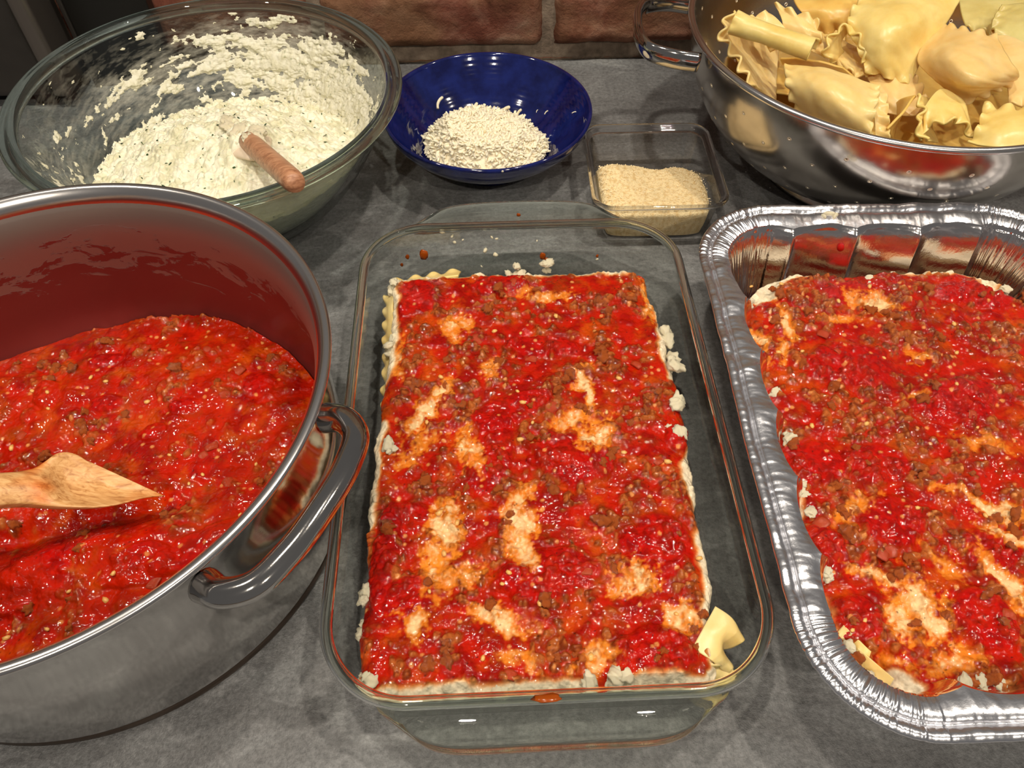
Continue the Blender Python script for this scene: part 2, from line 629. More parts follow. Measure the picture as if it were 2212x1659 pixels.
def sweep_rr(name, a, b, r, prof, mat, parent, closed=False, cap_first=False, n_side=250, n_corner=24, disp=None, split=None):
    """profile (offset, z) swept round a rounded rectangle; offset moves along the outward normal"""
    p, n, s, cm = rrect(a, b, r, n_side, n_corner)
    prof = np.array(prof)
    V = np.zeros((len(p), len(prof), 3))
    V[..., :2] = p[:, None, :] + n[:, None, :] * prof[None, :, :1]
    V[..., 2] = prof[None, :, 1]
    if disp is not None: V = disp(V, p, n, s, cm, prof)
    F = [grid_faces(len(p), len(prof), True, closed)]
    V2 = V.reshape(-1, 3)
    if cap_first:
        c = V[:, 0].mean(0)
        m = len(prof)
        rings = 4
        base = len(V2)
        ring_prev = np.arange(len(p)) * m
        allv = [V2]
        for q in range(1, rings):
            t = q / rings
            allv.append(V[:, 0] * (1 - t) + c * t)
            ring = base + np.arange(len(p)) + (q - 1) * len(p)
            F.append(np.stack([ring_prev, ring, np.roll(ring, -1), np.roll(ring_prev, -1)], -1)[:, ::-1])
            ring_prev = ring
        ci = base + (rings - 1) * len(p)
        allv.append(c[None])
        V2 = np.concatenate(allv)
        F.append(np.stack([ring_prev, np.full(len(p), ci), np.roll(ring_prev, -1)], -1)[:, ::-1])
    if split:
        # faces of the profile beyond column `split` become a part of their own
        m = len(prof)
        col_ = F[0].min(1) % m
        col_ = np.where((F[0] % m).max(1) - (F[0] % m).min(1) > 1, 0, (F[0] % m).min(1))
        far = F[0][col_ >= split[0]]
        near = [F[0][col_ < split[0]]] + F[1:]
        used = np.unique(far)
        mp = np.zeros(len(V2), int)
        mp[used] = np.arange(len(used))
        mesh(split[1], V2[used], mp[far], split[2], parent)
        used = np.unique(np.concatenate([f.ravel() for f in near]))
        mp[used] = np.arange(len(used))
        return mesh(name, V2[used], [mp[f] for f in near], mat, parent)
    return mesh(name, V2, F, mat, parent)


def tube(path, radius, nseg=16, flat=(1, 1), up=(0, 0, 1), cap=True):
    """tube round a polyline; flat scales the section (side, up)"""
    P = np.array(path, float)
    T = np.gradient(P, axis=0)
    T /= np.linalg.norm(T, axis=1)[:, None]
    U = np.array(up, float)
    Sd = np.cross(T, U)
    Sd /= np.linalg.norm(Sd, axis=1)[:, None]
    N = np.cross(Sd, T)
    rad = np.broadcast_to(np.asarray(radius, float), (len(P),))
    th = np.linspace(0, 2 * PI, nseg, endpoint=False)
    V = P[:, None] + rad[:, None, None] * (flat[0] * np.cos(th)[None, :, None] * Sd[:, None] + flat[1] * np.sin(th)[None, :, None] * N[:, None])
    F = [grid_faces(len(P), nseg, False, True)]
    V = V.reshape(-1, 3)
    if cap:
        n = len(P)
        V = np.vstack([V, P[0], P[-1]])
        k = np.arange(nseg)
        F.append(np.stack([k, (k + 1) % nseg, np.full(nseg, n * nseg)], -1))
        F.append(np.stack([(n - 1) * nseg + (k + 1) % nseg, (n - 1) * nseg + k, np.full(nseg, n * nseg + 1)], -1))
    return V, F


def blob_mesh(name, mat, seed, sub=2, amp=0.35, freq=1.3, sq=(1, 1, 1), col=None):
    bm = bmesh.new()
    bmesh.ops.create_icosphere(bm, subdivisions=sub, radius=1)
    V = np.array([v.co[:] for v in bm.verts])
    F = np.array([[v.index for v in f.verts] for f in bm.faces])
    bm.free()
    d = 1 + amp * fbm(V[:, 0] * freq + seed * 3.1, V[:, 1] * freq, V[:, 2] * freq + seed, 3)
    V = V * d[:, None] * np.array(sq)
    c = None if col is None else np.broadcast_to(np.array(col), V.shape)
    return mesh(name, V, F, mat, link=False, col=c)




def beef_mesh(seed):
    """craggy crumble of cooked mince"""
    bm = bmesh.new()
    bmesh.ops.create_icosphere(bm, subdivisions=3, radius=1)
    B = np.array([v.co[:] for v in bm.verts])
    BF = np.array([[v.index for v in f.verts] for f in bm.faces])
    bm.free()
    x, y, z = (B * [1, 1.1, 1.2]).T
    d = 0.75 + 0.9 * fbm(x * 0.9 + seed * 3.7, y * 0.9, z * 0.9 + seed, 2) - 0.55 * np.abs(fbm(x * 2.4 + seed, y * 2.4, z * 2.4, 2)) + 0.16 * noise3(x * 7, y * 7, z * 7 + seed)
    return mesh('beef_crumble', B * np.clip(d, 0.45, 1.4)[:, None] * [1.1, 0.85, 0.85], BF, M['beef'], link=False)


BEEF = [beef_mesh(k + 1) for k in range(9)]
CREAM = lin((240, 228, 196))
RIC = [blob_mesh('ricotta_clump', M['ricotta'], k + 20, 3, 0.85, 1.7, (1, 0.75, 0.55), CREAM) for k in range(8)]
GARLIC = [blob_mesh('garlic_bit', M['garlic'], k + 40, 1, 0.5, 1.2, (1, 0.7, 0.5)) for k in range(3)]


def onion_mesh(seed):
    n, m = 6, 5
    u, v = np.meshgrid(np.linspace(-1, 1, n), np.linspace(-1, 1, m), indexing='ij')
    x = u * (1 - 0.12 * v * v)
    y = 0.75 * v * (1 - 0.1 * u * u)
    z = 0.35 * (1 - u * u * 0.6 - v * v * 0.35) + 0.1 * fbm(u * 2 + seed, v * 2, seed)
    T = np.stack([x, y, z], -1).reshape(-1, 3)
    B = T - np.array([0, 0, 0.3])
    V = np.concatenate([T, B])
    F = grid_faces(n, m)
    loop = [i * m for i in range(n)] + [(n - 1) * m + j for j in range(1, m)] + [i * m + m - 1 for i in range(n - 2, -1, -1)] + [j for j in range(m - 2, 0, -1)]
    L, k = len(loop), n * m
    side = np.array([[loop[q], k + loop[q], k + loop[(q + 1) % L], loop[(q + 1) % L]] for q in range(L)])
    return mesh('onion_piece', V, [F, F[:, ::-1] + k, side], M['onion'], link=False)


ONION = [onion_mesh(k) for k in range(3)]


def herb_mesh(n_flakes, pts, nrm, smin, smax, seed):
    """many small cupped leaf flakes joined into one mesh"""
    r = np.random.RandomState(seed)
    Vs, Fs = [], []
    base = np.array([(-1, 0, 0), (-0.3, 0.45, 0.12), (0.5, 0.38, 0.1), (1, 0, 0), (0.5, -0.38, 0.1), (-0.3, -0.45, 0.12), (0, 0, 0.0)])
    for k in range(n_flakes):
        s = r.uniform(smin, smax)
        a = r.uniform(0, 2 * PI)
        ti = r.uniform(-0.6, 0.6, 2)
        Rm = np.array(Matrix.Rotation(a, 3, 'Z') @ Matrix.Rotation(ti[0], 3, 'X') @ Matrix.Rotation(ti[1], 3, 'Y'))
        V = (base * [s, s * r.uniform(0.4, 1), s]) @ Rm.T + pts[k]
        V2 = V - np.array([0, 0, 0.0002])
        o = len(Vs) * 14
        Vs.append(np.vstack([V, V2]))
        for q in range(6):
            Fs.append((o + q, o + (q + 1) % 6, o + 6))
            Fs.append((o + 7 + (q + 1) % 6, o + 7 + q, o + 13))
    return np.concatenate(Vs), Fs


# ------------------------------------------------------------------ meat sauce field shared by pot and the two lasagnas
RED, DEEP, ORG = lina(186, 26, 4), lina(146, 10, 3), lina(198, 76, 8)
BR1, BR2 = lina(112, 46, 14), lina(178, 98, 44)
OIL, CRM = lina(236, 140, 40), lina(242, 214, 160)


def sauce_field(X, Y, seed, cheese=(), tomato=(), meaty=0.0, lump=1.0):
    """height above the mean surface and colour of chunky meat sauce; cheese / tomato: (x, y, rx, ry, angle, strength)"""
    n1 = fbm(X * 34 + seed, Y * 34, seed, 3)
    n2 = fbm(X * 95, Y * 95 + seed, seed + 2.2, 3)
    n3 = fbm(X * 260, Y * 260, seed + 4.4, 2)
    wx, wy = X + 0.004 * n2, Y + 0.004 * fbm(X * 95, Y * 95, seed + 9.1, 2)
    Mm = sst(-0.06 - meaty, 0.24 - meaty, fbm(X * 42 + 5.3, Y * 42, seed + 6.1, 3) + 0.35 * n2)
    d, rid = worley(wx * 175, wy * 175, int(seed))
    wc = np.clip(1 - (d / 0.62) ** 2, 0, 1)
    d2, rid2 = worley(wx * 330 + 7.7, wy * 330, int(seed) + 3)
    wc2 = np.clip(1 - (d2 / 0.55) ** 2, 0, 1)
    on = (rid > 0.35)
    h = 0.0030 * n1 + 0.0019 * n2 + 0.0005 * n3
    meat = Mm * wc * on
    h = h + lump * (0.0020 * meat * (0.5 + rid) + 0.0007 * wc2 * Mm)
    c = mix(RED + 0 * X[..., None], DEEP, sst(-0.25, 0.3, n2 + 0.4 * n1))
    c = mix(c, ORG, 0.8 * sst(-0.02, 0.4, fbm(X * 55 + 1.7, Y * 55, seed + 7.7, 4, 0.6)))
    c = mix(c, lina(142, 52, 10), 0.7 * sst(0.0, 0.4, fbm(X * 75 + 8.7, Y * 75, seed + 17.7, 4, 0.6)))
    c = mix(c, mix(BR1 + 0 * X[..., None], BR2, sst(0.3, 1.0, rid + 0.5 * wc2 - 0.2)), np.clip(0.2 * Mm + 0.75 * sst(0.1, 0.6, meat), 0, 0.9))
    for (tx, ty, rx, ry, an, st) in tomato:
        ca, sa = math.cos(an), math.sin(an)
        u = ((X - tx) * ca + (Y - ty) * sa) / rx + 0.35 * n2
        v = (-(X - tx) * sa + (Y - ty) * ca) / ry + 0.35 * n1
        k = np.clip(1 - (u * u + v * v), 0, 1)
        h = h + 0.0036 * st * np.sqrt(k) - 0.0006 * np.exp(-((np.sqrt(u * u + v * v) - 1.1) / 0.2) ** 2) * st
        c = mix(c, mix(lina(186, 14, 6) + 0 * X[..., None], lina(146, 7, 4), sst(-0.2, 0.3, n3)), 0.85 * sst(0.02, 0.3, k))
    cw1, cw2 = fbm(X * 48, Y * 48, seed + 20.1, 3), fbm(X * 48 + 7, Y * 48, seed + 23.1, 3)
    for (tx, ty, rx, ry, an, st) in cheese:
        ca, sa = math.cos(an), math.sin(an)
        Xw, Yw_ = X + 0.012 * cw1, Y + 0.012 * cw2
        u = ((Xw - tx) * ca + (Yw_ - ty) * sa) / rx
        v = (-(Xw - tx) * sa + (Yw_ - ty) * ca) / ry
        rr_ = np.sqrt(u * u + v * v) + 0.9 * n2 + 0.5 * n3
        rr_ = rr_ + 0.45 * fbm(X * 520, Y * 520, seed + 3.3, 2)
        k = sst(1.35, 0.1, rr_) * st
        c = mix(c, OIL, 0.75 * sst(0.05, 0.5, k))
        c = mix(c, CRM, 0.8 * sst(0.45, 0.95, k + 0.6 * n3))
        h = h - 0.0010 * k + 0.0007 * k * n3
    # pale seeds, crumbs and dark herb specks
    d3, rid3 = worley(X * 270 + 3.3, Y * 270, int(seed) + 9)
    sp = sst(0.40, 0.2, d3 + 0.25 * n3) * (rid3 > 0.945)
    c = mix(c, lina(226, 150, 84), 0.8 * sp)
    h = h + 0.0002 * sp
    d4, rid4 = worley(X * 420 + 9.3, Y * 420, int(seed) + 14)
    c = mix(c, lina(34, 20, 10), 0.8 * sst(0.28, 0.12, d4) * (rid4 > 0.95))
    return h, c, Mm


def scatter_parts(parent, hfun, xs, ys, n_beef, n_onion, n_garlic, seed, inside, zoff=0.0, bscale=(0.0026, 0.0058)):
    """beef crumbles gather in clumps where the sauce is meaty; onion and garlic anywhere"""
    r = np.random.RandomState(seed)
    pts = np.stack([r.uniform(xs[0], xs[1], 6000), r.uniform(ys[0], ys[1], 6000)], -1)
    pts = pts[inside(pts[:, 0], pts[:, 1])]
    h, c, Mm = hfun(pts[:, 0], pts[:, 1])
    order = np.argsort(-(Mm + 0.25 * r.rand(len(Mm))))
    pool = order[:max(n_beef * 3, 10)]
    pick = r.choice(pool, min(n_beef, len(pool)), replace=False)
    for k in pick:
        s = r.uniform(*bscale)
        inst('beef_crumble', BEEF[r.randint(len(BEEF))], parent, (pts[k, 0], pts[k, 1], h[k] + zoff - 0.12 * s), (r.uniform(-.5, .5), r.uniform(-.5, .5), r.uniform(0, 6.3)), (s, s, s))
    rest = r.choice(len(pts), n_onion + n_garlic, replace=False)
    for q, k in enumerate(rest):
        if q < n_onion:
            s = r.uniform(0.0030, 0.0052)
            inst('onion_piece', ONION[r.randint(3)], parent, (pts[k, 0], pts[k, 1], h[k] + zoff - 0.2 * s), (r.uniform(-.3, .3), r.uniform(-.3, .3), r.uniform(0, 6.3)), (s, s, s))
        else:
            s = r.uniform(0.0014, 0.0026)
            inst('garlic_bit', GARLIC[r.randint(3)], parent, (pts[k, 0], pts[k, 1], h[k] + zoff + 0.2 * s), (0, 0, r.uniform(0, 6.3)), (s, s, s))


# ------------------------------------------------------------------ glass baking dish
DC = np.array([0.0245, 0.275, 0.0])
DA, DB, DZ = 0.1135, 0.1708, 0.056
dish = empty('glass_baking_dish', DC, 'clear rectangular glass baking dish with end handles, holding lasagna, centre of the counter', 'baking dish')
wallp = [(-0.020, 0.0042), (-0.014, 0.0065), (-0.0105, 0.012), (-0.006, 0.034), (-0.0028, 0.050)]
outp = [(0.0005, 0.050), (-0.0025, 0.034), (-0.0065, 0.011), (-0.010, 0.003), (-0.016, 0.0002), (-0.022, 0.0002)]
sweep_rr('dish_body', DA, DB, 0.045, smooth_prof(wallp, 4), M['glass_wall'], dish, cap_first=True)
sweep_rr('dish_outer_wall', DA, DB, 0.045, smooth_prof(outp, 4)[::-1], M['glass_wall'], dish, cap_first=True)
bead = [(-0.0028 + 0.0 + 0.0034 * (math.cos(a)) + 0.0008, 0.0528 + 0.0032 * math.sin(a)) for a in np.linspace(0, 2 * PI, 16, endpoint=False)]
sweep_rr('rim', DA, DB, 0.045, bead[::-1], M['glass_rim'], dish, closed=True)


def dish_handle(sgn):
    nu, nv = 60, 12
    u, v = np.meshgrid(np.linspace(-1, 1, nu), np.linspace(0, 1, nv), indexing='ij')
    half = 0.084 - 0.012 * v ** 2.2 - 0.001 * v
    x = u * half
    ext = 0.0245 * (1 - np.abs(u) ** 7 * 0.62) * v
    y = sgn * (DB - 0.0025 + ext)
    z = 0.0545 + 0.0012 * v ** 2 - 0.0016 * np.sin(PI * v) * (1 - u ** 4) - 0.0042 * u ** 2
    th = 0.0052 * np.clip(1 - np.abs(u) ** 14, 0.2, 1) * np.clip(1 - np.clip(v - 0.85, 0, 1) / 0.15 * 0.5, 0.3, 1)
    T = np.stack([x, y, z + 0.0005], -1).reshape(-1, 3)
    Bt = np.stack([x, y, z - th], -1).reshape(-1, 3)
    V = np.concatenate([T, Bt])
    F = grid_faces(nu, nv)
    if sgn < 0: F = F[:, ::-1]
    loop = [i * nv for i in range(nu)] + [(nu - 1) * nv + j for j in range(1, nv)] + [i * nv + nv - 1 for i in range(nu - 2, -1, -1)] + [j for j in range(nv - 2, 0, -1)]
    L, k = len(loop), nu * nv
    side = np.array([[loop[q], k + loop[q], k + loop[(q + 1) % L], loop[(q + 1) % L]] for q in range(L)])
    if sgn < 0: side = side[:, ::-1]
    o = mesh('handle', V, [F, F[:, ::-1] + k, side], M['glass_rim'], dish)
    bv = o.modifiers.new('bev', 'BEVEL')
    bv.width = 0.0016
    bv.segments = 3
    bv.limit_method = 'ANGLE'
    bv.angle_limit = math.radians(50)
    return o


dish_handle(1)
dish_handle(-1)


def on_wall(px, py, f):
    """point of a sloping back wall y = f(z) seen at a pixel"""
    z = min(np.linspace(0.008, 0.07, 250), key=lambda q: abs(at(px, py, q)[1] - f(q)))
    return at(px, py, z)


dish_back = lambda z: DC[1] + DB + np.interp(z, [0.0042, 0.012, 0.034, 0.050], [-0.020, -0.0105, -0.006, -0.0028]) - 0.0008
CRUMB = [blob_mesh('cheese_crumb', M['ricotta'], k + 80, 2, 0.9, 1.7, (1, 0.6, 0.8), CREAM) for k in range(3)]
for q, (px, py, s) in enumerate([(955, 502, .0018), (977, 510, .0016), (982, 523, .0014), (1000, 518, .0009), (1062, 512, .0015), (1073, 516, .0013), (1048, 541, .0026), (1070, 550, .0020), (1160, 520, .0009), (1040, 575, .0010), (1290, 560, .0012)]):
    p = on_wall(px, py, dish_back) - DC
    inst('cheese_crumb', CRUMB[q % 3], dish, p, (0.3, 0.2, q * 1.3), (s, s, s))
M['smear'] = simple('sauce_smear', (150, 66, 12), 0.15)
SMEAR = [blob_mesh('sauce_spot', M['smear'], k + 90, 2, 0.8, 1.4, (1, 0.22, 1)) for k in range(3)]
for q, (px, py, s) in enumerate([(915, 550, .0034), (880, 555, .0016), (868, 572, .0012), (1172, 553, .0024), (1180, 562, .0018), (1290, 553, .0011)]):
    p = on_wall(px, py, dish_back) - DC
    inst('sauce_spot', SMEAR[q % 3], dish, p, (-0.2, 0.1, 0), (s, s, s * 1.3))
p = at(1120, 465, 0.054) - DC
inst('sauce_spot', SMEAR[0], dish, p, (0, 0, 0), (.0016, .0022, .0020))
p = at(1182, 1508, 0.0575) - DC
inst('sauce_spot', SMEAR[1], dish, p, (0.9, 0, 0), (.0075, .006, .0030))


# ------------------------------------------------------------------ lasagna
def lasagna(name, label, xl, xr, yb, yf, ztop, z0, seed, cheese, tomato, edge, meaty, step, rc=0.02, taper=0.002):
    """block between edge curves with a chunky top and layered sides; returns the root and its height function"""
    root = empty(name, (0, 0, 0), label, 'lasagna')
    nv = int((yb - yf) / step)
    nu = int((xr(0.5) - xl(0.5)) / step)
    u, v = np.meshgrid(np.linspace(0, 1, nu), np.linspace(0, 1, nv), indexing='ij')
    L = np.vectorize(xl)(np.linspace(0, 1, nv))
    Rr = np.vectorize(xr)(np.linspace(0, 1, nv))
    wob = lambda t, s_: 0.0026 * fbm(t * 40, s_, s_, 3) * 1.6
    X = L[None] + (Rr - L)[None] * u
    Y = yf + (yb - yf) * v
    eu, ev = np.minimum(u, 1 - u) * (xr(.5) - xl(.5)), np.minimum(v, 1 - v) * (yb - yf)
    # round the corners of the outline
    if rc:
        cx, cy = (X[nu // 2, nv // 2]), (yf + yb) / 2
        ax, ay = np.maximum(rc - eu, 0), np.maximum(rc - ev, 0)
        dd = np.hypot(ax, ay)
        mxd = np.maximum(ax, ay)
        f = np.where(dd > 1e-9, mxd / np.maximum(dd, 1e-9), 1)
        X = X + np.sign(u - 0.5) * (ax - ax * f) * -1
        Y = Y + np.sign(v - 0.5) * (ay - ay * f) * -1
    dx = 0.0030 * fbm(Y * 45, X * 20, seed + 31, 3) * np.exp(-eu / 0.012)
    dy = 0.0032 * fbm(X * 45, Y * 20, seed + 41, 3) * np.exp(-ev / 0.012)
    X, Y = X + dx * 1.6, Y + dy * 1.6
    h, c, Mm = sauce_field(X, Y, seed, cheese, tomato, meaty)
    e = np.minimum(eu, ev) if not rc else np.minimum(np.minimum(eu, ev), np.where((eu < rc) & (ev < rc), rc - np.hypot(rc - eu, rc - ev), 9)) + 0 * eu
    e = np.clip(e, 0, 1)
    zt = ztop(X, Y) + h - 0.006 * np.exp(-e / 0.0035)
    # white ricotta showing at ragged edges
    ek = sst(0.010, 0.0, e + 0.005 * fbm(X * 60, Y * 60, seed + 51, 3)) * sst(-0.05, 0.25, fbm(X * 22 + 3, Y * 22, seed + 61, 2) + edge)
    c = mix(c, mix(lina(240, 170, 90) + 0 * X[..., None], np.array(CREAM), sst(0.4, 0.8, ek)), 0.9 * sst(0.2, 0.7, ek))
    V = np.stack([X, Y, zt], -1)
    C = c
    F = [grid_faces(nu, nv)]
    loop = np.array([i * nv for i in range(nu)] + [(nu - 1) * nv + j for j in range(1, nv)] + [i * nv + nv - 1 for i in range(nu - 2, -1, -1)] + [j for j in range(nv - 2, 0, -1)])
    V = V.reshape(-1, 3)
    C = C.reshape(-1, 3)
    Ls = len(loop)
    top = V[loop]
    ctr = top.mean(0)
    out = top[:, :2] - ctr[:2]
    out /= np.linalg.norm(out, axis=1)[:, None]
    s = np.arange(Ls) * step
    lv = 22
    Vs, Cs = [V], [C]
    prev = loop
    nb = len(V)
    for k in range(1, lv + 1):
        t = k / lv
        z = top[:, 2] * (1 - t) + z0 * t
        o_ = 0.0030 * fbm(s * 70, k * 0.55, seed + 71, 3) + 0.0012 * np.sin(t * 22) - 0.001
        P = top.copy()
        P[:, :2] += out * (o_ - taper * t)[:, None]
        P[:, 2] = z
        band = np.sin(t * 24 + 1.5 * fbm(s * 25, t * 2, seed, 2))
        nz_ = fbm(s * 90, t * 8, seed + 81, 3)
        cc = mix(mix(lina(190, 40, 12) + 0 * s[:, None], lina(150, 14, 8), sst(-.2, .3, nz_)), np.array(lin((236, 206, 150))), 0.9 * sst(0.0, 0.5, band + 1.2 * nz_))
        Vs.append(P)
        Cs.append(cc)
        ring = nb + (k - 1) * Ls + np.arange(Ls)
        F.append(np.stack([prev, ring, np.roll(ring, -1), np.roll(prev, -1)], -1))
        prev = ring
    V = np.concatenate(Vs)
    C = np.concatenate(Cs)
    ci = len(V)
    V = np.vstack([V, [ctr[0], ctr[1], z0]])
    C = np.vstack([C, C[-1]])
    F.append(np.stack([prev, np.full(Ls, ci), np.roll(prev, -1)], -1))
    mesh('sauce_topped_layers', V, F, M['sauce'], root, col=C)

    def hf(x, y):
        hh, cc_, mm = sauce_field(x, y, seed, cheese, tomato, meaty)
        return ztop(x, y) + hh, cc_, mm
    return root, hf


def pxs(lst, z, ry=1.0):
    out = []
    for (px, py, rx, ry_, an, st) in lst:
        p = at(px, py, z)
        out.append((p[0], p[1], rx, ry_, an, st))
    return out


cheese1 = pxs([(930, 870, .022, .008, .9, 1), (1270, 830, .007, .020, .1, 1.0), (1275, 940, .012, .012, .6, 1.0), (1010, 970, .008, .018, .1, .8), (1130, 1110, .010, .020, -.2, .85), (955, 1150, .010, .022, -.2, .9),
               (1240, 900, .02, .01, .3, .7), (895, 1345, .011, .008, .4, 1), (1080, 1340, .016, .006, -.2, .9), (1380, 1245, .013, .010, .2, .95), (1130, 1190, .008, .012, 0, .8), (1010, 1235, .008, .01, 0, .6),
               (980, 700, .010, .014, -.2, .6), (1180, 630, .022, .006, .1, .7), (1405, 640, .006, .02, 0, .7), (1060, 790, .008, .010, 0, .55), (860, 780, .006, .02, 0, .6), (1480, 1330, .012, .006, -.2, .8),
               (1300, 1420, .012, .008, .3, .7), (1120, 1430, .012, .006, -.4, .6), (950, 1230, .01, .02, 0, .6), (900, 960, .018, .008, .8, .7)], .043)
tomato1 = pxs([(1165, 745, .026, .010, -.05, 1.0), (1235, 990, .026, .019, -.3, 1.1), (1180, 1240, .030, .016, .1, 1.0), (1415, 1410, .022, .015, .1, 1.1), (1110, 880, .030, .012, .4, .7), (880, 1290, .018, .012, .3, .7),
               (1080, 610, .022, .012, .1, .8), (900, 640, .016, .02, .2, .5), (830, 1190, .008, .03, -.1, .8), (1420, 1180, .02, .022, 0, .5), (870, 1120, .016, .012, .3, .7), (1060, 980, .014, .03, -.3, .5), (1480, 940, .012, .012, 0, .8)], .043)


def xl1(v): return -0.0725 + 0.0022 * math.sin(v * 9 + 1) + 0.0045 * v
def xr1(v): return 0.1165 - 0.002 * math.sin(v * 8) + 0.001 * v - 0.0075 * float(sst(0.2, 0.06, v))
def zt1(X, Y): return 0.0415 + 0.002 * noise3(X * 14, Y * 14, 2.2)


las1, hf1 = lasagna('lasagna', 'unbaked meat-sauce lasagna with white cheese edges in the glass baking dish', xl1, xr1, 0.408, 0.1125, zt1, 0.0070, 4.0, cheese1, tomato1, 0.26, 0.04, 0.00062, rc=0.010, taper=0.008)
scatter_parts(las1, hf1, (-0.062, 0.112), (0.12, 0.402), 85, 10, 26, 11, lambda x, y: x < 9)

r_ = np.random.RandomState(5)
# ricotta squeezed out along the edges of the block
for (px, py, n, sp) in [(850, 615, 5, .004), (843, 740, 4, .007), (838, 970, 5, .01), (835, 1100, 5, .01), (785, 1290, 4, .006), (790, 1335, 3, .004), (795, 1460, 6, .006), (1440, 715, 6, .006), (1452, 790, 6, .007), (1460, 860, 5, .007),
                        (1455, 930, 3, .006), (1080, 1485, 8, .008), (1300, 1470, 8, .008), (1180, 572, 5, .005), (1340, 1450, 5, .006), (1110, 580, 3, .006)]:
    for k in range(n):
        p = at(px, py, 0.040)
        s = r_.uniform(0.0024, 0.0060)
        o_ = r_.normal(0, sp * .6, 2) * ((0.35, 1) if px < 860 or px > 1430 else (1, 0.35))
        inst('ricotta_clump', RIC[r_.randint(8)], las1, (p[0] + o_[0], p[1] + o_[1], 0.0385 + r_.uniform(-.005, .003)), (r_.uniform(-.6, .6), r_.uniform(-.6, .6), r_.uniform(0, 6.3)), (s, s, s))


# ------------------------------------------------------------------ ruffled pasta
PASTA = {}


def pasta_mat(key, c1, c2):
    m, nt, b = new_mat('pasta_' + key)
    n = noise_node(nt, 45, 4, 0.6)
    r = ramp(nt, n.outputs[0], [(0.3, lin(c1)), (0.7, lin(c2))])
    nt.links.new(r.outputs[0], b.inputs['Base Color'])
    b.inputs['Roughness'].default_value = 0.34
    b.inputs['Specular IOR Level'].default_value = 0.45
    b.inputs['Subsurface Weight'].default_value = 0.35
    b.inputs['Subsurface Radius'].default_value = (0.008, 0.005, 0.002)
    b.inputs['Subsurface Scale'].default_value = 1.0
    bump(nt, b, [(noise_node(nt, 60, 3, 0.5).outputs[0], 0.12, 0.003), (noise_node(nt, 900, 2, 0.5).outputs[0], 0.06, 0.0004)])
    PASTA[key] = m


pasta_mat('yellow', (224, 188, 104), (238, 210, 136))
pasta_mat('pale', (230, 190, 114), (240, 210, 146))
pasta_mat('pink', (226, 182, 110), (237, 202, 140))
pasta_mat('gold', (214, 166, 82), (230, 190, 106))
pasta_mat('green', (196, 176, 104), (214, 198, 132))


def crom(P, t):
    """Catmull-Rom along axis 0 of P at parameters t in 0..1"""
    n = len(P)
    Q = np.concatenate([2 * P[:1] - P[1:2], P, 2 * P[-1:] - P[-2:-1]])
    x = np.clip(t, 0, 1) * (n - 1)
    i = np.minimum(np.floor(x).astype(int), n - 2)
    f = (x - i).reshape(-1, *([1] * (P.ndim - 1)))
    p0, p1, p2, p3 = Q[i], Q[i + 1], Q[i + 2], Q[i + 3]
    return 0.5 * (2 * p1 + (p2 - p0) * f + (2 * p0 - 5 * p1 + 4 * p2 - p3) * f * f + (3 * p1 - p0 - 3 * p2 + p3) * f ** 3)


def sheet(name, net, mat, parent=None, ruffle='', nu=90, nv=70, amp=0.0034, per=0.012, reach=0.011, th=0.0017, seed=0.0, warp=0.0012, inplane=0.12):
    """pasta sheet through a control net (rows u, columns v); ruffle: which edges wave ('0' first row, '1' last row, 'a' first column, 'b' last column)"""
    P = np.array(net, float)
    A = crom(P, np.linspace(0, 1, nu))
    A = np.swapaxes(crom(np.swapaxes(A, 0, 1), np.linspace(0, 1, nv)), 0, 1)
    du, dv = np.gradient(A, axis=0), np.gradient(A, axis=1)
    N = np.cross(du, dv)
    N /= np.linalg.norm(N, axis=2)[..., None] + 1e-12
    if N[..., 2].mean() < 0: N = -N
    lu = np.cumsum(np.linalg.norm(du, axis=2), axis=0)
    lvv = np.cumsum(np.linalg.norm(dv, axis=2), axis=1)
    D = warp * fbm(lu * 60 + seed, lvv * 60, seed, 2)
    Pl = np.zeros_like(A)
    for e in ruffle:
        if e in 'ab':
            dist = lvv if e == 'a' else lvv[:, -1:] - lvv
            s = (lu[:, :1] if e == 'a' else lu[:, -1:]) if False else (lu[:, 0] if e == 'a' else lu[:, -1])[:, None]
            dirn = -dv if e == 'a' else dv
        else:
            dist = lu if e == '0' else lu[-1:] - lu
            s = (lvv[0] if e == '0' else lvv[-1])[None, :]
            dirn = -du if e == '0' else du
        k = np.clip(1 - dist / reach, 0, 1) ** 1.5
        ph = 2 * PI * s / per + 1.0 * fbm(s * 40, seed + 3, 0.3, 1) + seed
        am = amp * (1 + 0.5 * fbm(s * 70, seed, 1.7, 2))
        D = D + k * am * np.sin(ph)
        dn = dirn / (np.linalg.norm(dirn, axis=2)[..., None] + 1e-12)
        Pl = Pl + dn * (k * amp * inplane * np.cos(2 * ph + 0.7))[..., None]
    A = A + N * D[..., None] + Pl
    V = A.reshape(-1, 3)
    o = mesh(name, V, grid_faces(nu, nv), mat, parent)
    md = o.modifiers.new('thick', 'SOLIDIFY')
    md.thickness = th
    md.offset = 0
    return o


def net3(rows, conv):
    return [[conv(*p) for p in r] for r in rows]


full = lambda x, y, z: at(x, y, z)
c3 = lambda x, y, z: at(1370 + .3806 * x, .3806 * y, z)

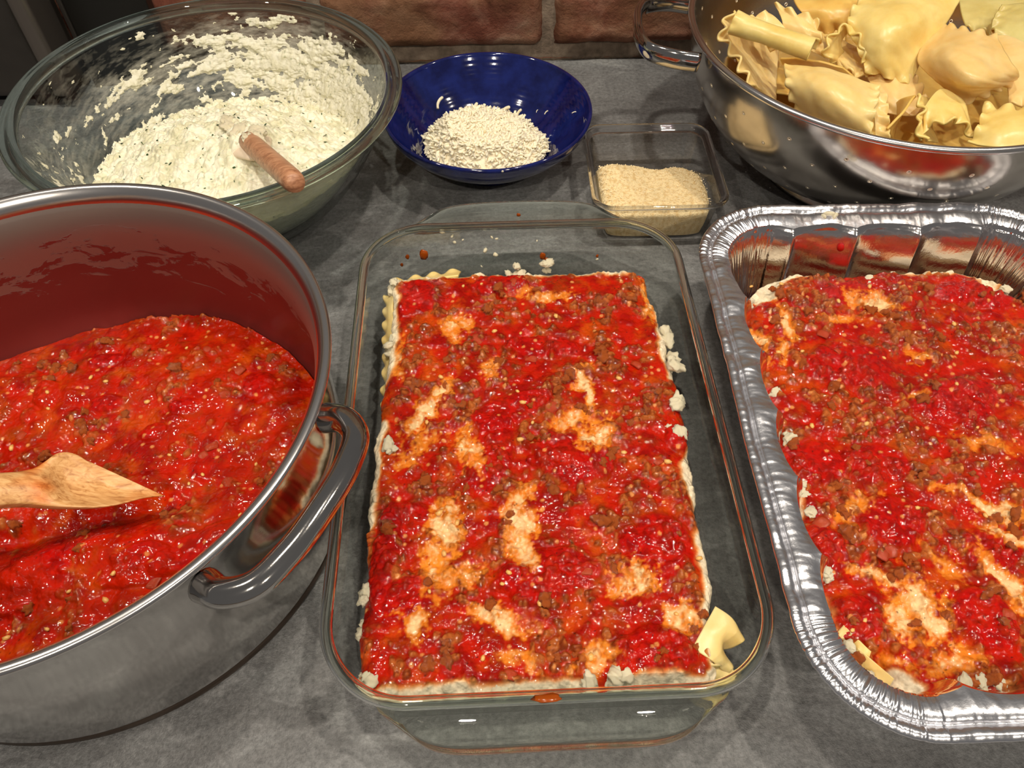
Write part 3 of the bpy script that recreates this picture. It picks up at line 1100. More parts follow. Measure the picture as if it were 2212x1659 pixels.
# loose noodle ends sticking out of the glass-dish lasagna, lower right corner and left side
sheet('noodle', net3([[(1495, 1400, .0415), (1545, 1310, .0425)], [(1535, 1425, .0405), (1578, 1335, .0415)], [(1560, 1450, .030), (1592, 1370, .034)]], full), PASTA['pale'], las1, '1', 30, 50, 0.005, 0.015, 0.013)
sheet('noodle', net3([[(1440, 1460, .036), (1535, 1430, .037)], [(1480, 1490, .032), (1575, 1440, .034)], [(1510, 1505, .024), (1590, 1465, .026)]], full), PASTA['pale'], las1, '1b', 24, 44, 0.003, 0.015, 0.009)
sheet('noodle', net3([[(860, 620, .036), (990, 596, .037)], [(850, 607, .030), (995, 585, .031)]], full), PASTA['pale'], las1, '1', 20, 50, 0.0018, 0.014, 0.006)
sheet('noodle', net3([[(850, 640, .034), (845, 900, .034)], [(832, 640, .026), (828, 900, .026)]], full), PASTA['pale'], las1, '1', 20, 90, 0.0018, 0.014, 0.006)


# ------------------------------------------------------------------ foil pan
PZ = 0.076
PC = np.array([0.2715, 0.2505, 0.0])
PROT = -0.022
PA, PB = 0.1315, 0.179
pan = empty('foil_pan', PC, 'shiny crinkled aluminium foil pan filled with lasagna at the right', 'foil pan', rz=PROT)


def foil_disp(V, p, n, s, cm, prof):
    L = s[-1]
    z = prof[:, 1]
    off = prof[:, 0]
    zt = np.clip(z / 0.07, 0, 1)
    inner = (np.arange(len(prof)) < np.argmax(z > 0.0695) + 1)
    # flutes of the straight walls: bellied panels that meet in ridges pointing inward
    per = 0.045
    ph = s / per * PI
    scal = (1 - np.abs(np.sin(ph)) ** 0.7)
    str_ = 1 - cm
    S2, Q2 = np.meshgrid(s, off * 0.6 + z, indexing='ij')
    pleat = np.abs(fbm(S2 * 230, Q2 * 14, 1.1, 2)) * 2 - 0.5
    soft = 0.7 * fbm(S2 * 75 + Q2 * 25, Q2 * 22, 5.1, 1) + 0.45 * (1 - 2.2 * np.abs(fbm(S2 * 62 - Q2 * 40, Q2 * 9, 15.1, 1)))
    fine = fbm(S2 * 330, Q2 * 120, 7.1, 2)
    ridge = 1 - 2 * np.abs(fbm(S2 * 120 + Q2 * 60, Q2 * 30, 11.1, 2))
    rimw = np.clip((z - 0.066) / 0.005, 0, 1)
    fl = np.clip((off + 0.021) / 0.008, 0, 1) * 0 + 1
    flange = rimw * (~inner)
    # flutes act on the wall and the inner lip of the rim
    wf = np.where(inner, zt ** 0.6 * (z > 0.004), np.exp(-(off - off[inner][-1]) / 0.004) * rimw)
    dn = -0.0072 * scal[:, None] * str_[:, None] * wf[None]
    dn = dn + (0.0011 * pleat * cm[:, None] + 0.0004 * soft) * (zt * inner)[None]
    dz = (0.0016 * pleat * cm[:, None] + 0.0014 * soft * (0.35 + 0.65 * str_[:, None]) + 0.0003 * fine + 0.0003 * ridge) * flange[None]
    # gentle hand-bent waviness of the whole rim
    dz = dz + 0.0016 * fbm(S2 * 9, 0 * S2, 2.2, 2) * np.maximum(rimw, zt ** 3)[None]
    V[..., :2] += n[:, None] * (dn + 0.0012 * (fbm(S2 * 12, 0 * S2, 8.8, 2)) * zt[None])[..., None]
    V[..., 2] += dz
    return V


prof_pan = smooth_prof([(-0.046, 0.0008), (-0.042, 0.0012), (-0.040, 0.004), (-0.034, 0.024), (-0.027, 0.050), (-0.0215, 0.0695), (-0.0195, 0.0735)], 7)[:-1]
prof_rim = smooth_prof([(-0.0195, 0.0738), (-0.016, 0.0752), (-0.009, 0.0752), (-0.0075, 0.0738), (-0.006, 0.0752), (-0.002, 0.0765), (0.0, 0.0748), (-0.0012, 0.0722), (-0.0035, 0.0735)], 5)
sweep_rr('pan_body', PA, PB, 0.058, np.vstack([prof_pan, prof_rim]), M['foil'], pan, cap_first=True, n_side=1500, n_corner=150, disp=foil_disp, split=(len(prof_pan), 'rim', M['foil_rim']))
# outer skin of the wall, under the rim
# sauce drops and a ricotta dab on the back wall of the pan
M['drop'] = simple('sauce_drop', (170, 14, 6), 0.08)
DROP = blob_mesh('sauce_drop', M['drop'], 3, 2, 0.15, 1.0)
pan_back = lambda z: PC[1] + PB + np.interp(z, [0.004, 0.024, 0.050, 0.0695], [-0.040, -0.034, -0.027, -0.0215]) - 0.003
inv = Matrix.Translation(Vector(PC)) @ Matrix.Rotation(PROT, 4, 'Z')
inv.invert()


def pan_local(v):
    return inv @ Vector(v)


for px, py, s in ((1731, 498, .0021), (1816, 535, .0026)):
    p = on_wall(px, py, pan_back)
    inst('sauce_drop', DROP, pan, pan_local(p), (0, 0, 0), (s, s, s * 1.2))
for q, (px, py, s) in enumerate(((1792, 462, .0030), (1804, 466, .0026), (1780, 467, .0016))):
    inst('cheese_crumb', CRUMB[q], pan, pan_local(at(px, py, 0.0765)), (0.2, 0, q), (s * 1.4, s, s))

cheese2 = pxs([(1640, 740, .006, .012, 0, .8), (1890, 655, .018, .008, -.4, .9), (1820, 690, .012, .005, 0, .6), (1700, 700, .006, .02, .2, .7), (1980, 770, .012, .005, -.7, .5), (2050, 1210, .006, .02, .5, .5),
               (1990, 1300, .014, .02, .4, 1.0), (1960, 1340, .01, .012, 0, .9), (2150, 1090, .03, .005, -.5, .9), (2180, 1270, .007, .03, .4, .9), (1890, 1240, .016, .004, -.5, .8), (1850, 1090, .02, .005, .6, .6),
               (2130, 960, .02, .006, -.4, .5), (1980, 860, .012, .005, .3, .5), (1690, 760, .006, .012, 0, .7), (2060, 1430, .02, .008, .2, .6), (2190, 1150, .016, .006, -.4, .8), (1940, 1420, .012, .006, 0, .5)], .048)
tomato2 = pxs([(2060, 870, .03, .018, .2, .6), (1830, 790, .03, .02, .1, .5), (2100, 640, .03, .012, -.2, .6), (1760, 1000, .02, .016, 0, .6), (1930, 1120, .02, .016, .3, .6), (2130, 1330, .016, .018, .2, .9), (1780, 1190, .014, .02, 0, .7),
               (1840, 640, .022, .012, 0, .7), (1900, 1000, .02, .014, 0, .5), (2150, 1180, .018, .012, 0, .6), (2000, 1480, .02, .01, 0, .6), (1850, 1330, .015, .012, .3, .6)], .048)


def xl2(v): return 0.1665 + 0.0065 * v + 0.0015 * math.sin(v * 9)
def xr2(v): return 0.373 + 0.0 * v
def zt2(X, Y): return 0.046 + 0.004 * sst(0.15, 0.38, Y) + 0.0022 * noise3(X * 14, Y * 14, 5.2)


las2, hf2 = lasagna('lasagna', 'unbaked meat-sauce lasagna filling the crinkled foil pan', xl2, xr2, 0.388, 0.0995, zt2, 0.0075, 9.0, cheese2, tomato2, 0.03, 0.12, 0.00066, rc=0.045, taper=0.029)
scatter_parts(las2, hf2, (0.172, 0.372), (0.105, 0.380), 90, 12, 28, 12, lambda x, y: (x < 0.36) | (y < 0.36))
for (px, py, n, sp) in [(1600, 650, 4, .005), (1650, 960, 4, .009), (1700, 1080, 7, .008), (1720, 1200, 5, .006), (1740, 1240, 4, .004), (1880, 605, 6, .007), (1920, 600, 4, .006), (2090, 1510, 8, .006), (2160, 1510, 5, .006), (1640, 850, 3, .005), (1860, 1480, 4, .006), (1800, 1400, 5, .005), (2150, 625, 3, .006)]:
    for k in range(n):
        p = at(px, py, 0.047)
        s = r_.uniform(0.0025, 0.0052)
        o_ = r_.normal(0, sp * .6, 2) * ((0.35, 1) if px < 1760 else (1, 0.35))
        xlim = 0.1735 + 0.0065 * (p[1] - 0.1) / 0.29 if p[1] < 0.36 else 0.18
        qx, qy = max(p[0] + o_[0], xlim), min(max(p[1] + o_[1], 0.106 + 0.2 * max(0, 0.2 - p[0])), 0.384)
        inst('ricotta_clump', RIC[r_.randint(8)], las2, (qx, qy, 0.046 + r_.uniform(-.003, .002)), (r_.uniform(-.6, .6), r_.uniform(-.6, .6), r_.uniform(0, 6.3)), (s, s, s * .8))
full2 = lambda x, y, z: at(x, y, z) + np.array([0.009, 0.008, -0.0035])
sheet('noodle', net3([[(1800, 1380, .051), (1860, 1440, .051)], [(1785, 1400, .047), (1850, 1460, .047)]], full2), PASTA['pale'], las2, '1', 20, 30, 0.002, 0.012, 0.006)
sheet('noodle', net3([[(1830, 1430, .050), (1910, 1500, .050)], [(1815, 1465, .045), (1890, 1530, .045)]], full2), PASTA['pale'], las2, '1', 20, 30, 0.002, 0.012, 0.006)

# ------------------------------------------------------------------ stock pot with sauce and wooden spoon
M['base_metal'] = simple('base_metal', (112, 98, 88), 0.3, 1.0)
POC = np.array([-0.2374, 0.2512, 0.0])


def pot_inner_mat():
    m, nt, b = new_mat('stained_steel')
    b.inputs['Metallic'].default_value = 1
    ge = noise_node(nt, 26, 6, 0.62, 1.5, (1, 1, 2.2))
    tc = nd(nt, 'ShaderNodeTexCoord')
    sx = nd(nt, 'ShaderNodeSeparateXYZ')
    nt.links.new(tc.outputs['Object'], sx.inputs[0])
    mr = nd(nt, 'ShaderNodeMapRange')
    mr.inputs[1].default_value, mr.inputs[2].default_value = 0.115, 0.035
    mr.inputs[3].default_value, mr.inputs[4].default_value = -0.24, 0.26
    nt.links.new(sx.outputs[2], mr.inputs[0])
    ad = nd(nt, 'ShaderNodeMath', operation='ADD')
    nt.links.new(ge.outputs[0], ad.inputs[0])
    nt.links.new(mr.outputs[0], ad.inputs[1])
    st = ramp(nt, ad.outputs[0], [(0.47, g3(0.0)), (0.50, g3(0.92))])
    mx = nd(nt, 'ShaderNodeMix', data_type='RGBA')
    mx.inputs[6].default_value = (*lin((150, 134, 126)), 1)
    mx.inputs[7].default_value = (*lin((112, 5, 1)), 1)
    nt.links.new(st.outputs[0], mx.inputs[0])
    nt.links.new(mx.outputs[2], b.inputs['Base Color'])
    iv = nd(nt, 'ShaderNodeMath', operation='SUBTRACT')
    iv.inputs[0].default_value = 1
    nt.links.new(st.outputs[0], iv.inputs[1])
    mm_ = nd(nt, 'ShaderNodeMath', operation='MULTIPLY')
    mm_.inputs[1].default_value = 0.72
    nt.links.new(iv.outputs[0], mm_.inputs[0])
    nt.links.new(mm_.outputs[0], b.inputs['Metallic'])
    b.inputs['Roughness'].default_value = 0.36
    bump(nt, b, [(st.outputs[0], 0.3, 0.001)])
    return m


M['pot_inner'] = pot_inner_mat()
pot = empty('stock_pot', POC, 'large stainless steel pot full of red meat sauce at the left front', 'pot')
lathe('pot_body', smooth_prof([(0.02, 0.001), (0.120, 0.001), (0.132, 0.001), (0.139, 0.002), (0.1425, 0.006), (0.1455, 0.02), (0.1478, 0.07), (0.148, 0.116), (0.149, 0.121)], 6)[::1], 160, M['steel'], pot)
lathe('base_band', [(0.1375, 0.0008), (0.1432, 0.0012), (0.1440, 0.0035), (0.1432, 0.0062), (0.1425, 0.0075)], 160, M['base_metal'], pot)
lathe('inner_wall', smooth_prof([(0.1475, 0.1205), (0.1455, 0.116), (0.1448, 0.06), (0.1415, 0.020), (0.136, 0.0095), (0.128, 0.006), (0.01, 0.005)], 6), 160, M['pot_inner'], pot)
lathe('rim', smooth_prof([(0.1468, 0.1185), (0.1472, 0.122), (0.1492, 0.1262), (0.1522, 0.1287), (0.1546, 0.1285), (0.1556, 0.1268), (0.1548, 0.1250), (0.1520, 0.1235), (0.1490, 0.1195)], 4), 180, M['steel_rim'], pot)


def pot_handle(a0, flip):
    """D-shaped bar handle standing off the wall"""
    ca, sa = math.cos(a0), math.sin(a0)
    pts = [(0.1450, 0.049, -0.005), (0.156, 0.050, -0.001), (0.168, 0.043, 0.002), (0.1745, 0.025, 0.004), (0.1765, 0, 0.005), (0.1745, -0.025, 0.004), (0.168, -0.043, 0.002), (0.156, -0.050, -0.001), (0.1450, -0.049, -0.005)]
    q = smooth_prof(pts, 8)
    P = np.stack([q[:, 0] * ca - q[:, 1] * sa, q[:, 0] * sa + q[:, 1] * ca, 0.1155 + q[:, 2]], -1)
    n = len(P)
    t = np.linspace(-1, 1, n)
    rad = 0.0066 + 0.0016 * np.abs(t) ** 4
    V, F = tube(P, rad, 20, (1.0, 0.95))
    return mesh('handle', V, F, M['steel'], pot)


pot_handle(math.radians(-26), 1)
pot_handle(math.radians(153), 1)

# the sauce in the pot: a round chunky surface
SR, SZ = 0.1400, 0.0245
sauce = empty('meat_sauce', (0, 0, 0), 'chunky red tomato sauce with ground beef inside the steel pot', 'sauce')
tomato_p = [(at(px, py, SZ)[0], at(px, py, SZ)[1], rx, ry, an, st) for (px, py, rx, ry, an, st) in
            [(330, 930, .010, .007, .2, .8), (100, 850, .009, .012, .2, .6), (150, 1180, .03, .012, .3, .6), (440, 1180, .03, .01, .6, .6), (560, 830, .012, .01, 0, .5), (70, 1260, .02, .02, 0, .6), (400, 880, .01, .006, 0, .5), (230, 780, .012, .006, .2, .5), (300, 1230, .02, .012, .3, .8), (230, 870, .012, .007, .1, .7)]]
nS = 430
gx = np.linspace(-SR, SR, nS)
GX, GY = np.meshgrid(gx, gx, indexing='ij')
# map the square grid to the disc
u_ = GX / SR * np.sqrt(np.maximum(1 - (GY / SR) ** 2 / 2, 0)) * SR
v_ = GY / SR * np.sqrt(np.maximum(1 - (GX / SR) ** 2 / 2, 0)) * SR
XS, YS = u_ + POC[0], v_ + POC[1]


def pot_z(x, y):
    h, c, m_ = sauce_field(x, y, 15.0, (), tomato_p, -0.10, 0.9)
    # the trough that the spoon has pushed through the sauce, and folds beside it
    p0, p1 = at(60, 1150, SZ), at(420, 1075, SZ)
    d = p1[:2] - p0[:2]
    L = np.linalg.norm(d)
    d /= L
    t = (x - p0[0]) * d[0] + (y - p0[1]) * d[1]
    q = -(x - p0[0]) * d[1] + (y - p0[1]) * d[0]
    tr = np.exp(-(q / 0.010) ** 2) * sst(-0.12, 0.0, t) * sst(L + 0.02, L - 0.03, t)
    h = h - 0.011 * tr + 0.006 * np.exp(-((q + 0.026) / 0.012) ** 2) * sst(-.1, 0, t) * sst(L + .02, L - .05, t)
    h = h + 0.006 * noise3(x * 17, y * 17, 3.3) + 0.0015 * noise3(x * 60, y * 60, 8.3)
    c = mix(c, lina(196, 44, 6), 0.38 * sst(-.3, .3, noise3(x * 30, y * 30, 1.1)))
    return SZ + h + 0.02 * (x - POC[0]) - 0.012 * (y - POC[1]), c, m_


ZS, CS, _ = pot_z(XS, YS)
rr0 = np.hypot(u_, v_) / SR
ZS = ZS - 0.0 * rr0
lp = np.array([i * nS for i in range(nS)] + [(nS - 1) * nS + j for j in range(1, nS)] + [i * nS + nS - 1 for i in range(nS - 2, -1, -1)] + [j for j in range(nS - 2, 0, -1)])
Vt = np.stack([XS, YS, ZS], -1).reshape(-1, 3)
Ct = CS.reshape(-1, 3)
Bt = Vt[lp].copy()
Bt[:, 2] = 0.0075
Bt[:, :2] = POC[:2] + (Bt[:, :2] - POC[:2]) * 0.955
k0 = len(Vt)
rg = k0 + np.arange(len(lp))
mesh('sauce_body', np.vstack([Vt, Bt]), [grid_faces(nS, nS), np.stack([lp, rg, np.roll(rg, -1), np.roll(lp, -1)], -1)], M['potsauce'], sauce, col=np.vstack([Ct, Ct[lp]]))
scatter_parts(sauce, pot_z, (-0.34, -0.10), (0.11, 0.39), 85, 12, 30, 21, lambda x, y: np.hypot(x - POC[0], y - POC[1]) < SR - 0.008)


SIDE = -1


def wooden_spoon():
    """scoop-shaped wooden spoon; local x runs from the tip (0) up the handle"""
    root_p = np.array(at(345, 1032, 0.038))
    hnd = np.array(at(0, 1055, 0.0775))
    far = root_p + (hnd - root_p) / np.linalg.norm(hnd - root_p) * 0.27
    d = far - root_p
    Lh = np.linalg.norm(d)
    ex = d / Lh
    ey = np.cross([0, 0, 1], ex)
    ey /= np.linalg.norm(ey)
    ez = np.cross(ex, ey)
    # roll the scoop a little towards the viewer
    a = math.radians(-6)
    ey, ez = ey * math.cos(a) + ez * math.sin(a), -ey * math.sin(a) + ez * math.cos(a)
    nt_ = 40
    BL = 0.064
    xs = np.concatenate([np.linspace(0, BL + 0.02, 110), np.linspace(BL + 0.024, Lh, 40)])
    V, C = [], []
    hn = nt_ // 2
    for x in xs:
        t = x / BL
        nk = float(sst(0.55, 1.15, t))                      # 0 in the scoop, 1 on the handle
        hw = 0.0185 * (1 - nk) * (0.72 + 0.28 * float(sst(0, 0.5, t))) + nk * 0.0098
        hol = (1 - float(sst(0.62, 0.98, t))) * float(sst(-0.05, 0.25, t) * 0.7 + 0.3)   # hollow of the scoop
        under = 0.0042 + 0.0085 * float(sst(0.1, 1.0, t))
        ring = []
        for k in range(nt_):
            if k < hn:
                sp_ = -1 + 2 * k / (hn - 1)
                z = 0.004 * (1 - sp_ * sp_) * (1 - hol) + hol * (0.0075 * sp_ * sp_ - 0.0035)
            else:
                sp_ = 1 - 2 * (k - hn) / (hn - 1)
                top_ = 0.004 * (1 - sp_ * sp_) * (1 - hol) + hol * (0.0075 * sp_ * sp_ - 0.0035)
                z = top_ - 0.0012 - under * math.sqrt(max(0, 1 - sp_ * sp_)) * (1 - 0.35 * hol)
            y = sp_ * hw
            xo = x + 0.036 * (0.5 + 0.5 * sp_ * SIDE) * max(0, 1 - t) ** 1.2
            ring.append(root_p + ex * xo + ey * y + ez * z)
            topside = k < hn
            stn = 0.55 * math.exp(-max(0, xo - 0.004) / 0.014) + (0.55 * math.exp(-((t - 0.95) / 0.20) ** 2) if topside else 0.35 * (t < 1.3)) + 0.45 * max(0, -sp_ * SIDE * -1) ** 4 * (t < 1.1) * 0.6
            C.append(np.clip(stn + 0.45 * float(fbm(xo * 70, sp_ * 1.6 + (0 if topside else 5), 4.4, 2)), 0, 1))
        V.append(ring)
    V = np.array(V).reshape(-1, 3)
    C = np.array(C)
    n = len(xs)
    F = [grid_faces(n, nt_, False, True)]
    V = np.vstack([V, V[:nt_].mean(0), V[-nt_:].mean(0)])
    k = np.arange(nt_)
    F.append(np.stack([k, (k + 1) % nt_, np.full(nt_, n * nt_)], -1))
    F.append(np.stack([(n - 1) * nt_ + (k + 1) % nt_, (n - 1) * nt_ + k, np.full(nt_, n * nt_ + 1)], -1))
    C = np.concatenate([C, [C[0], C[-1]]])
    cc = mix(np.ones((len(C), 3)), np.array([0.95, 0.45, 0.12]), sst(0.22, 0.85, C))
    o = mesh('wooden_spoon', V, F, M['wood'], None, col=cc)
    tag(o, 'pale wooden spoon stained orange, resting in the meat sauce in the pot', 'spoon')
    return o, root_p, ex, ey, ez


spoon, sp_root, sp_x, sp_y, sp_z = wooden_spoon()

# ------------------------------------------------------------------ glass mixing bowl with ricotta filling
BC = np.array([-0.2114, 0.5522, 0.0])
BZ = 0.105
bowl = empty('glass_mixing_bowl', BC, 'large clear glass mixing bowl of herbed ricotta behind the steel pot', 'mixing bowl')


def bowl_r(z):
    t = np.clip((z - 0.004) / 0.096, 0, 1)
    return 0.055 + 0.082 * t ** 0.52


zz_ = np.concatenate([np.linspace(0.0045, 0.012, 8), np.linspace(0.016, 0.100, 26)])
inner_prof = [(0.002, 0.004), (0.04, 0.004)] + [(float(bowl_r(z)), float(z)) for z in zz_]
lathe('bowl_body', inner_prof, 160, M['bowl_wall'], bowl)
lathe('bowl_outer_wall', [(0.002, 0.0004), (0.045, 0.0004)] + [(float(bowl_r(z)) + 0.0045, float(z) - 0.0035) for z in zz_], 160, M['bowl_wall'], bowl)
rimprof = [(0.1375 + 0.0015 * math.cos(a) if False else 0, 0) for a in ()]
ring_pts = [(0.1365, 0.0990), (0.1372, 0.1030), (0.1395, 0.1052), (0.1440, 0.1050), (0.1490, 0.1040), (0.1502, 0.1022), (0.1492, 0.1003), (0.1450, 0.0996), (0.1415, 0.0975), (0.1385, 0.0965), (0.1365, 0.0990)]
lathe('rim', smooth_prof(ring_pts, 3)[:-1][::-1], 180, M['bowl_rim'], bowl, closed=True)

ric = empty('ricotta_filling', BC, 'lumpy white ricotta and herb mixture heaped in the glass mixing bowl', 'cheese filling')
WH1, WH2 = lina(236, 232, 208), lina(218, 213, 180)


p_end, p_in = at(640, 397, 0.117), at(556, 322, 0.088)
BLD = (p_in + (p_in - p_end) * 0.35 - BC)[:2]


def ric_z(x, y):
    """heap height in bowl-local coordinates"""
    d = np.hypot((x - 0.008) / 0.118, (y + 0.010) / 0.098)
    h = 0.030 + 0.042 * sst(1.25, 0.1, d) + 0.012 * np.exp(-((x - BLD[0]) ** 2 + (y - BLD[1]) ** 2) / 0.020 ** 2)
    h = h + 0.024 * sst(0.03, 0.12, x * 0.60 - y * 0.80) + 0.012 * sst(0.04, 0.12, -x * 0.5 - y * .86)
    h = h + 0.007 * fbm(x * 22, y * 22, 1.3, 3) + 0.0035 * fbm(x * 75, y * 75, 2.3, 3)
    wx, wy = x + 0.004 * noise3(x * 70, y * 70, 4.1), y + 0.004 * noise3(x * 70, y * 70, 6.1)
    dl, rd = worley(wx * 150, wy * 150, 5)
    dl2, rd2 = worley(wx * 320, wy * 320, 8)
    return h + 0.0042 * np.clip(1 - (dl / .75) ** 2, 0, 1) * rd + 0.0010 * np.clip(1 - (dl2 / .7) ** 2, 0, 1)


nR = 400
gx = np.linspace(-1, 1, nR)
GX, GY = np.meshgrid(gx, gx, indexing='ij')
ru, rv = GX * np.sqrt(1 - GY ** 2 / 2), GY * np.sqrt(1 - GX ** 2 / 2)
RR = 0.1362
hx, hy = ru * RR, rv * RR
hz = ric_z(hx, hy)
# keep inside the bowl: pull points beyond the wall down onto it
rad = np.hypot(hx, hy)
zwall = 0.004 + 0.096 * np.clip((rad - 0.055) / 0.082, 0, 1) ** (1 / 0.52)
keep = (hz > zwall + 0.0005)
hz2 = np.maximum(hz, zwall + 0.0004)
vc = mix(WH1 + 0 * hx[..., None], WH2, sst(-.2, .3, fbm(hx * 80, hy * 80, 7.7, 3)))
d5, r5 = worley(hx * 260, hy * 260, 21)
vc = mix(vc, lina(120, 136, 92), 0.5 * sst(0.36, 0.12, d5) * (r5 > 0.82))
Fg = grid_faces(nR, nR)
fk = keep.ravel()[Fg].any(1)
mesh('ricotta_heap', np.stack([hx, hy, hz2], -1).reshape(-1, 3), Fg[fk], M['ricotta'], ric, col=vc.reshape(-1, 3))

# smears dragged round the inside of the glass
nT, nH = 1150, 230
TH, HH = np.meshgrid(np.linspace(0, 2 * PI, nT, endpoint=False), np.linspace(0.012, 0.097, nH), indexing='ij')
ct_, st_ = np.cos(TH), np.sin(TH)
n_st = fbm(ct_ * 4 + 2 + HH * 9, st_ * 4, HH * 95 + TH * 1.2, 4, 0.62)
n_f = fbm(ct_ * 22, st_ * 22, HH * 160, 3)
deg = np.degrees(TH)


def bandw(c, wdt):
    return np.exp(-(((deg - c + 180) % 360 - 180) / wdt) ** 2)


cov = -0.62 + 0.72 * bandw(70, 45) * np.exp(-((HH - 0.066) / 0.026) ** 2) + 0.30 * bandw(60, 60) * sst(.075, .03, HH) + 0.36 * bandw(140, 18) * np.exp(-((HH - 0.062) / 0.012) ** 2) + 0.25 * bandw(150, 40) * sst(.05, .02, HH)
cov = cov + 0.95 * bandw(-50, 48) * sst(0.094, 0.084, HH) + 0.35 * bandw(20, 30) * sst(.085, .06, HH) + 0.5 * bandw(-120, 40) * sst(.09, .07, HH)
tk = cov + 1.0 * n_st + 0.35 * n_f + 0.28
thk = np.clip(tk, 0, 0.5) * 0.0060 * (1 + 0.6 * n_f)
rw = bowl_r(HH) - 0.0006 - np.maximum(thk, 0)
Vs = np.stack([rw * ct_, rw * st_, HH], -1).reshape(-1, 3)
Fg = grid_faces(nT, nH, True)
fk = (tk.ravel()[Fg] > 0).all(1)
sc_ = mix(lina(250, 246, 224) + 0 * TH[..., None], lina(240, 235, 206), sst(-.2, .3, n_f))
d6, r6 = worley(TH * 36, HH * 260, 25)
sc_ = mix(sc_, lina(96, 116, 70), 0.5 * sst(0.3, 0.15, d6) * (r6 > 0.85))
ms = vcol_mat('ricotta_layer', 0.42, [(350, 0.5, 0.0014), (1100, 0.35, 0.0005)], var=0.06, spec=0.4)
nt = ms.node_tree
tl = nd(nt, 'ShaderNodeBsdfTranslucent')
tl.inputs[0].default_value = (*lin((240, 236, 206)), 1)
mxs = nd(nt, 'ShaderNodeMixShader')
mxs.inputs[0].default_value = 0.25
nt.links.new(nt.nodes['Principled BSDF'].outputs[0], mxs.inputs[1])
nt.links.new(tl.outputs[0], mxs.inputs[2])
nt.links.new(mxs.outputs[0], nt.nodes['Material Output'].inputs[0])
mesh('ricotta_smear', Vs, Fg[fk][:, ::-1], ms, ric, col=sc_.reshape(-1, 3))

# thin white film where the mixture was wiped along the glass
m = bpy.data.materials.new('cheese_film')
m.use_nodes = True
nt = m.node_tree
b_ = nt.nodes['Principled BSDF']
b_.inputs['Base Color'].default_value = (*lin((236, 232, 214)), 1)
b_.inputs['Roughness'].default_value = 0.5
a_ = nd(nt, 'ShaderNodeVertexColor', layer_name='Col')
nt.links.new(a_.outputs[0], b_.inputs['Alpha'])
cov2 = np.clip(cov + 0.62, 0, 1) * 0.9 + 0.12 * bandw(165, 50)
fa = fbm(ct_ * 7 + HH * 20, st_ * 7, HH * 260 + TH * 3, 4, 0.7)
al = np.clip(cov2 * 0.55 + 0.5 * (fa - 0.05), 0, 0.75) * sst(0.0, 0.3, cov2)
rf = bowl_r(HH) - 0.0003
Vs = np.stack([rf * ct_, rf * st_, HH], -1).reshape(-1, 3)
Fg = grid_faces(nT, nH, True)
fk = (al.ravel()[Fg] > 0.02).any(1)
mesh('cheese_film', Vs, Fg[fk][:, ::-1], m, ric, col=np.repeat(al.reshape(-1, 1), 3, 1))

rs = np.random.RandomState(8)
hp = rs.uniform(-0.11, 0.11, (900, 2))
hzp = ric_z(hp[:, 0], hp[:, 1])
rp = np.hypot(hp[:, 0], hp[:, 1])
okp = hzp > 0.006 + 0.096 * np.clip((rp - 0.055) / 0.082, 0, 1) ** (1 / 0.52)
hp, hzp = hp[okp][:150], hzp[okp][:150]
Vh, Fh = herb_mesh(len(hp), np.c_[hp, hzp + 0.0004], None, 0.0007, 0.0022, 4)
tag(mesh('parsley_flakes', Vh, Fh, M['herb'], ric, smooth=False), kind='stuff')

# dowel handle of the spoon buried in the ricotta
dv_ = p_in - p_end
path = [p_end + dv_ * t for t in np.linspace(0, 1.25, 24)]
rad_ = np.full(24, 0.0078)
rad_[0], rad_[1] = 0.0058, 0.0074
V, F = tube(path, rad_, 22)
sp2 = empty('wooden_spatula', p_in, 'spatula with round wooden handle sticking out of the ricotta mixture', 'spatula')
V = V - p_in
mesh('handle', V, F, M['dowel'], sp2)
pb = [p_in + dv_ * t + np.array([0, 0, -0.006]) for t in np.linspace(0.0, 0.55, 12)]
M['blade'] = simple('spatula_blade', (226, 206, 180), 0.45)
Vb, Fb = tube(np.array(pb) - p_in, np.interp(np.linspace(0, 1, 12), [0, .2, .6, 1], [0.0085, 0.012, 0.019, 0.020]), 20, (1.0, 0.35))
mesh('blade', Vb, Fb, M['blade'], sp2)
RICB = [blob_mesh('ricotta_clump', M['ricotta'], k + 60, 4, 0.9, 1.6, (1, 0.8, 0.55), CREAM) for k in range(4)]
for k in range(9):
    t = 0.1 + k * 0.06
    q = dv_ * t + np.array([rs.uniform(-.008, .008), rs.uniform(-.004, .006), 0.003])
    s = rs.uniform(0.006, 0.010)
    inst('ricotta_clump', RICB[k % 4], sp2, q, (rs.uniform(-.5, .5), rs.uniform(-.5, .5), rs.uniform(0, 6)), (s, s, s * .8))

# ------------------------------------------------------------------ blue bowl with shredded cheese
BLC = np.array([0.0048, 0.597, 0.0])
blue = empty('blue_bowl', BLC, 'glossy cobalt blue ceramic bowl with throwing rings holding white cheese', 'bowl')


def blue_in(r):
    return 0.009 + 0.041 * sst(0.030, 0.094, r) ** 0.85 if np.isscalar(r) else 0.009 + 0.041 * sst(0.030, 0.094, r) ** 0.85


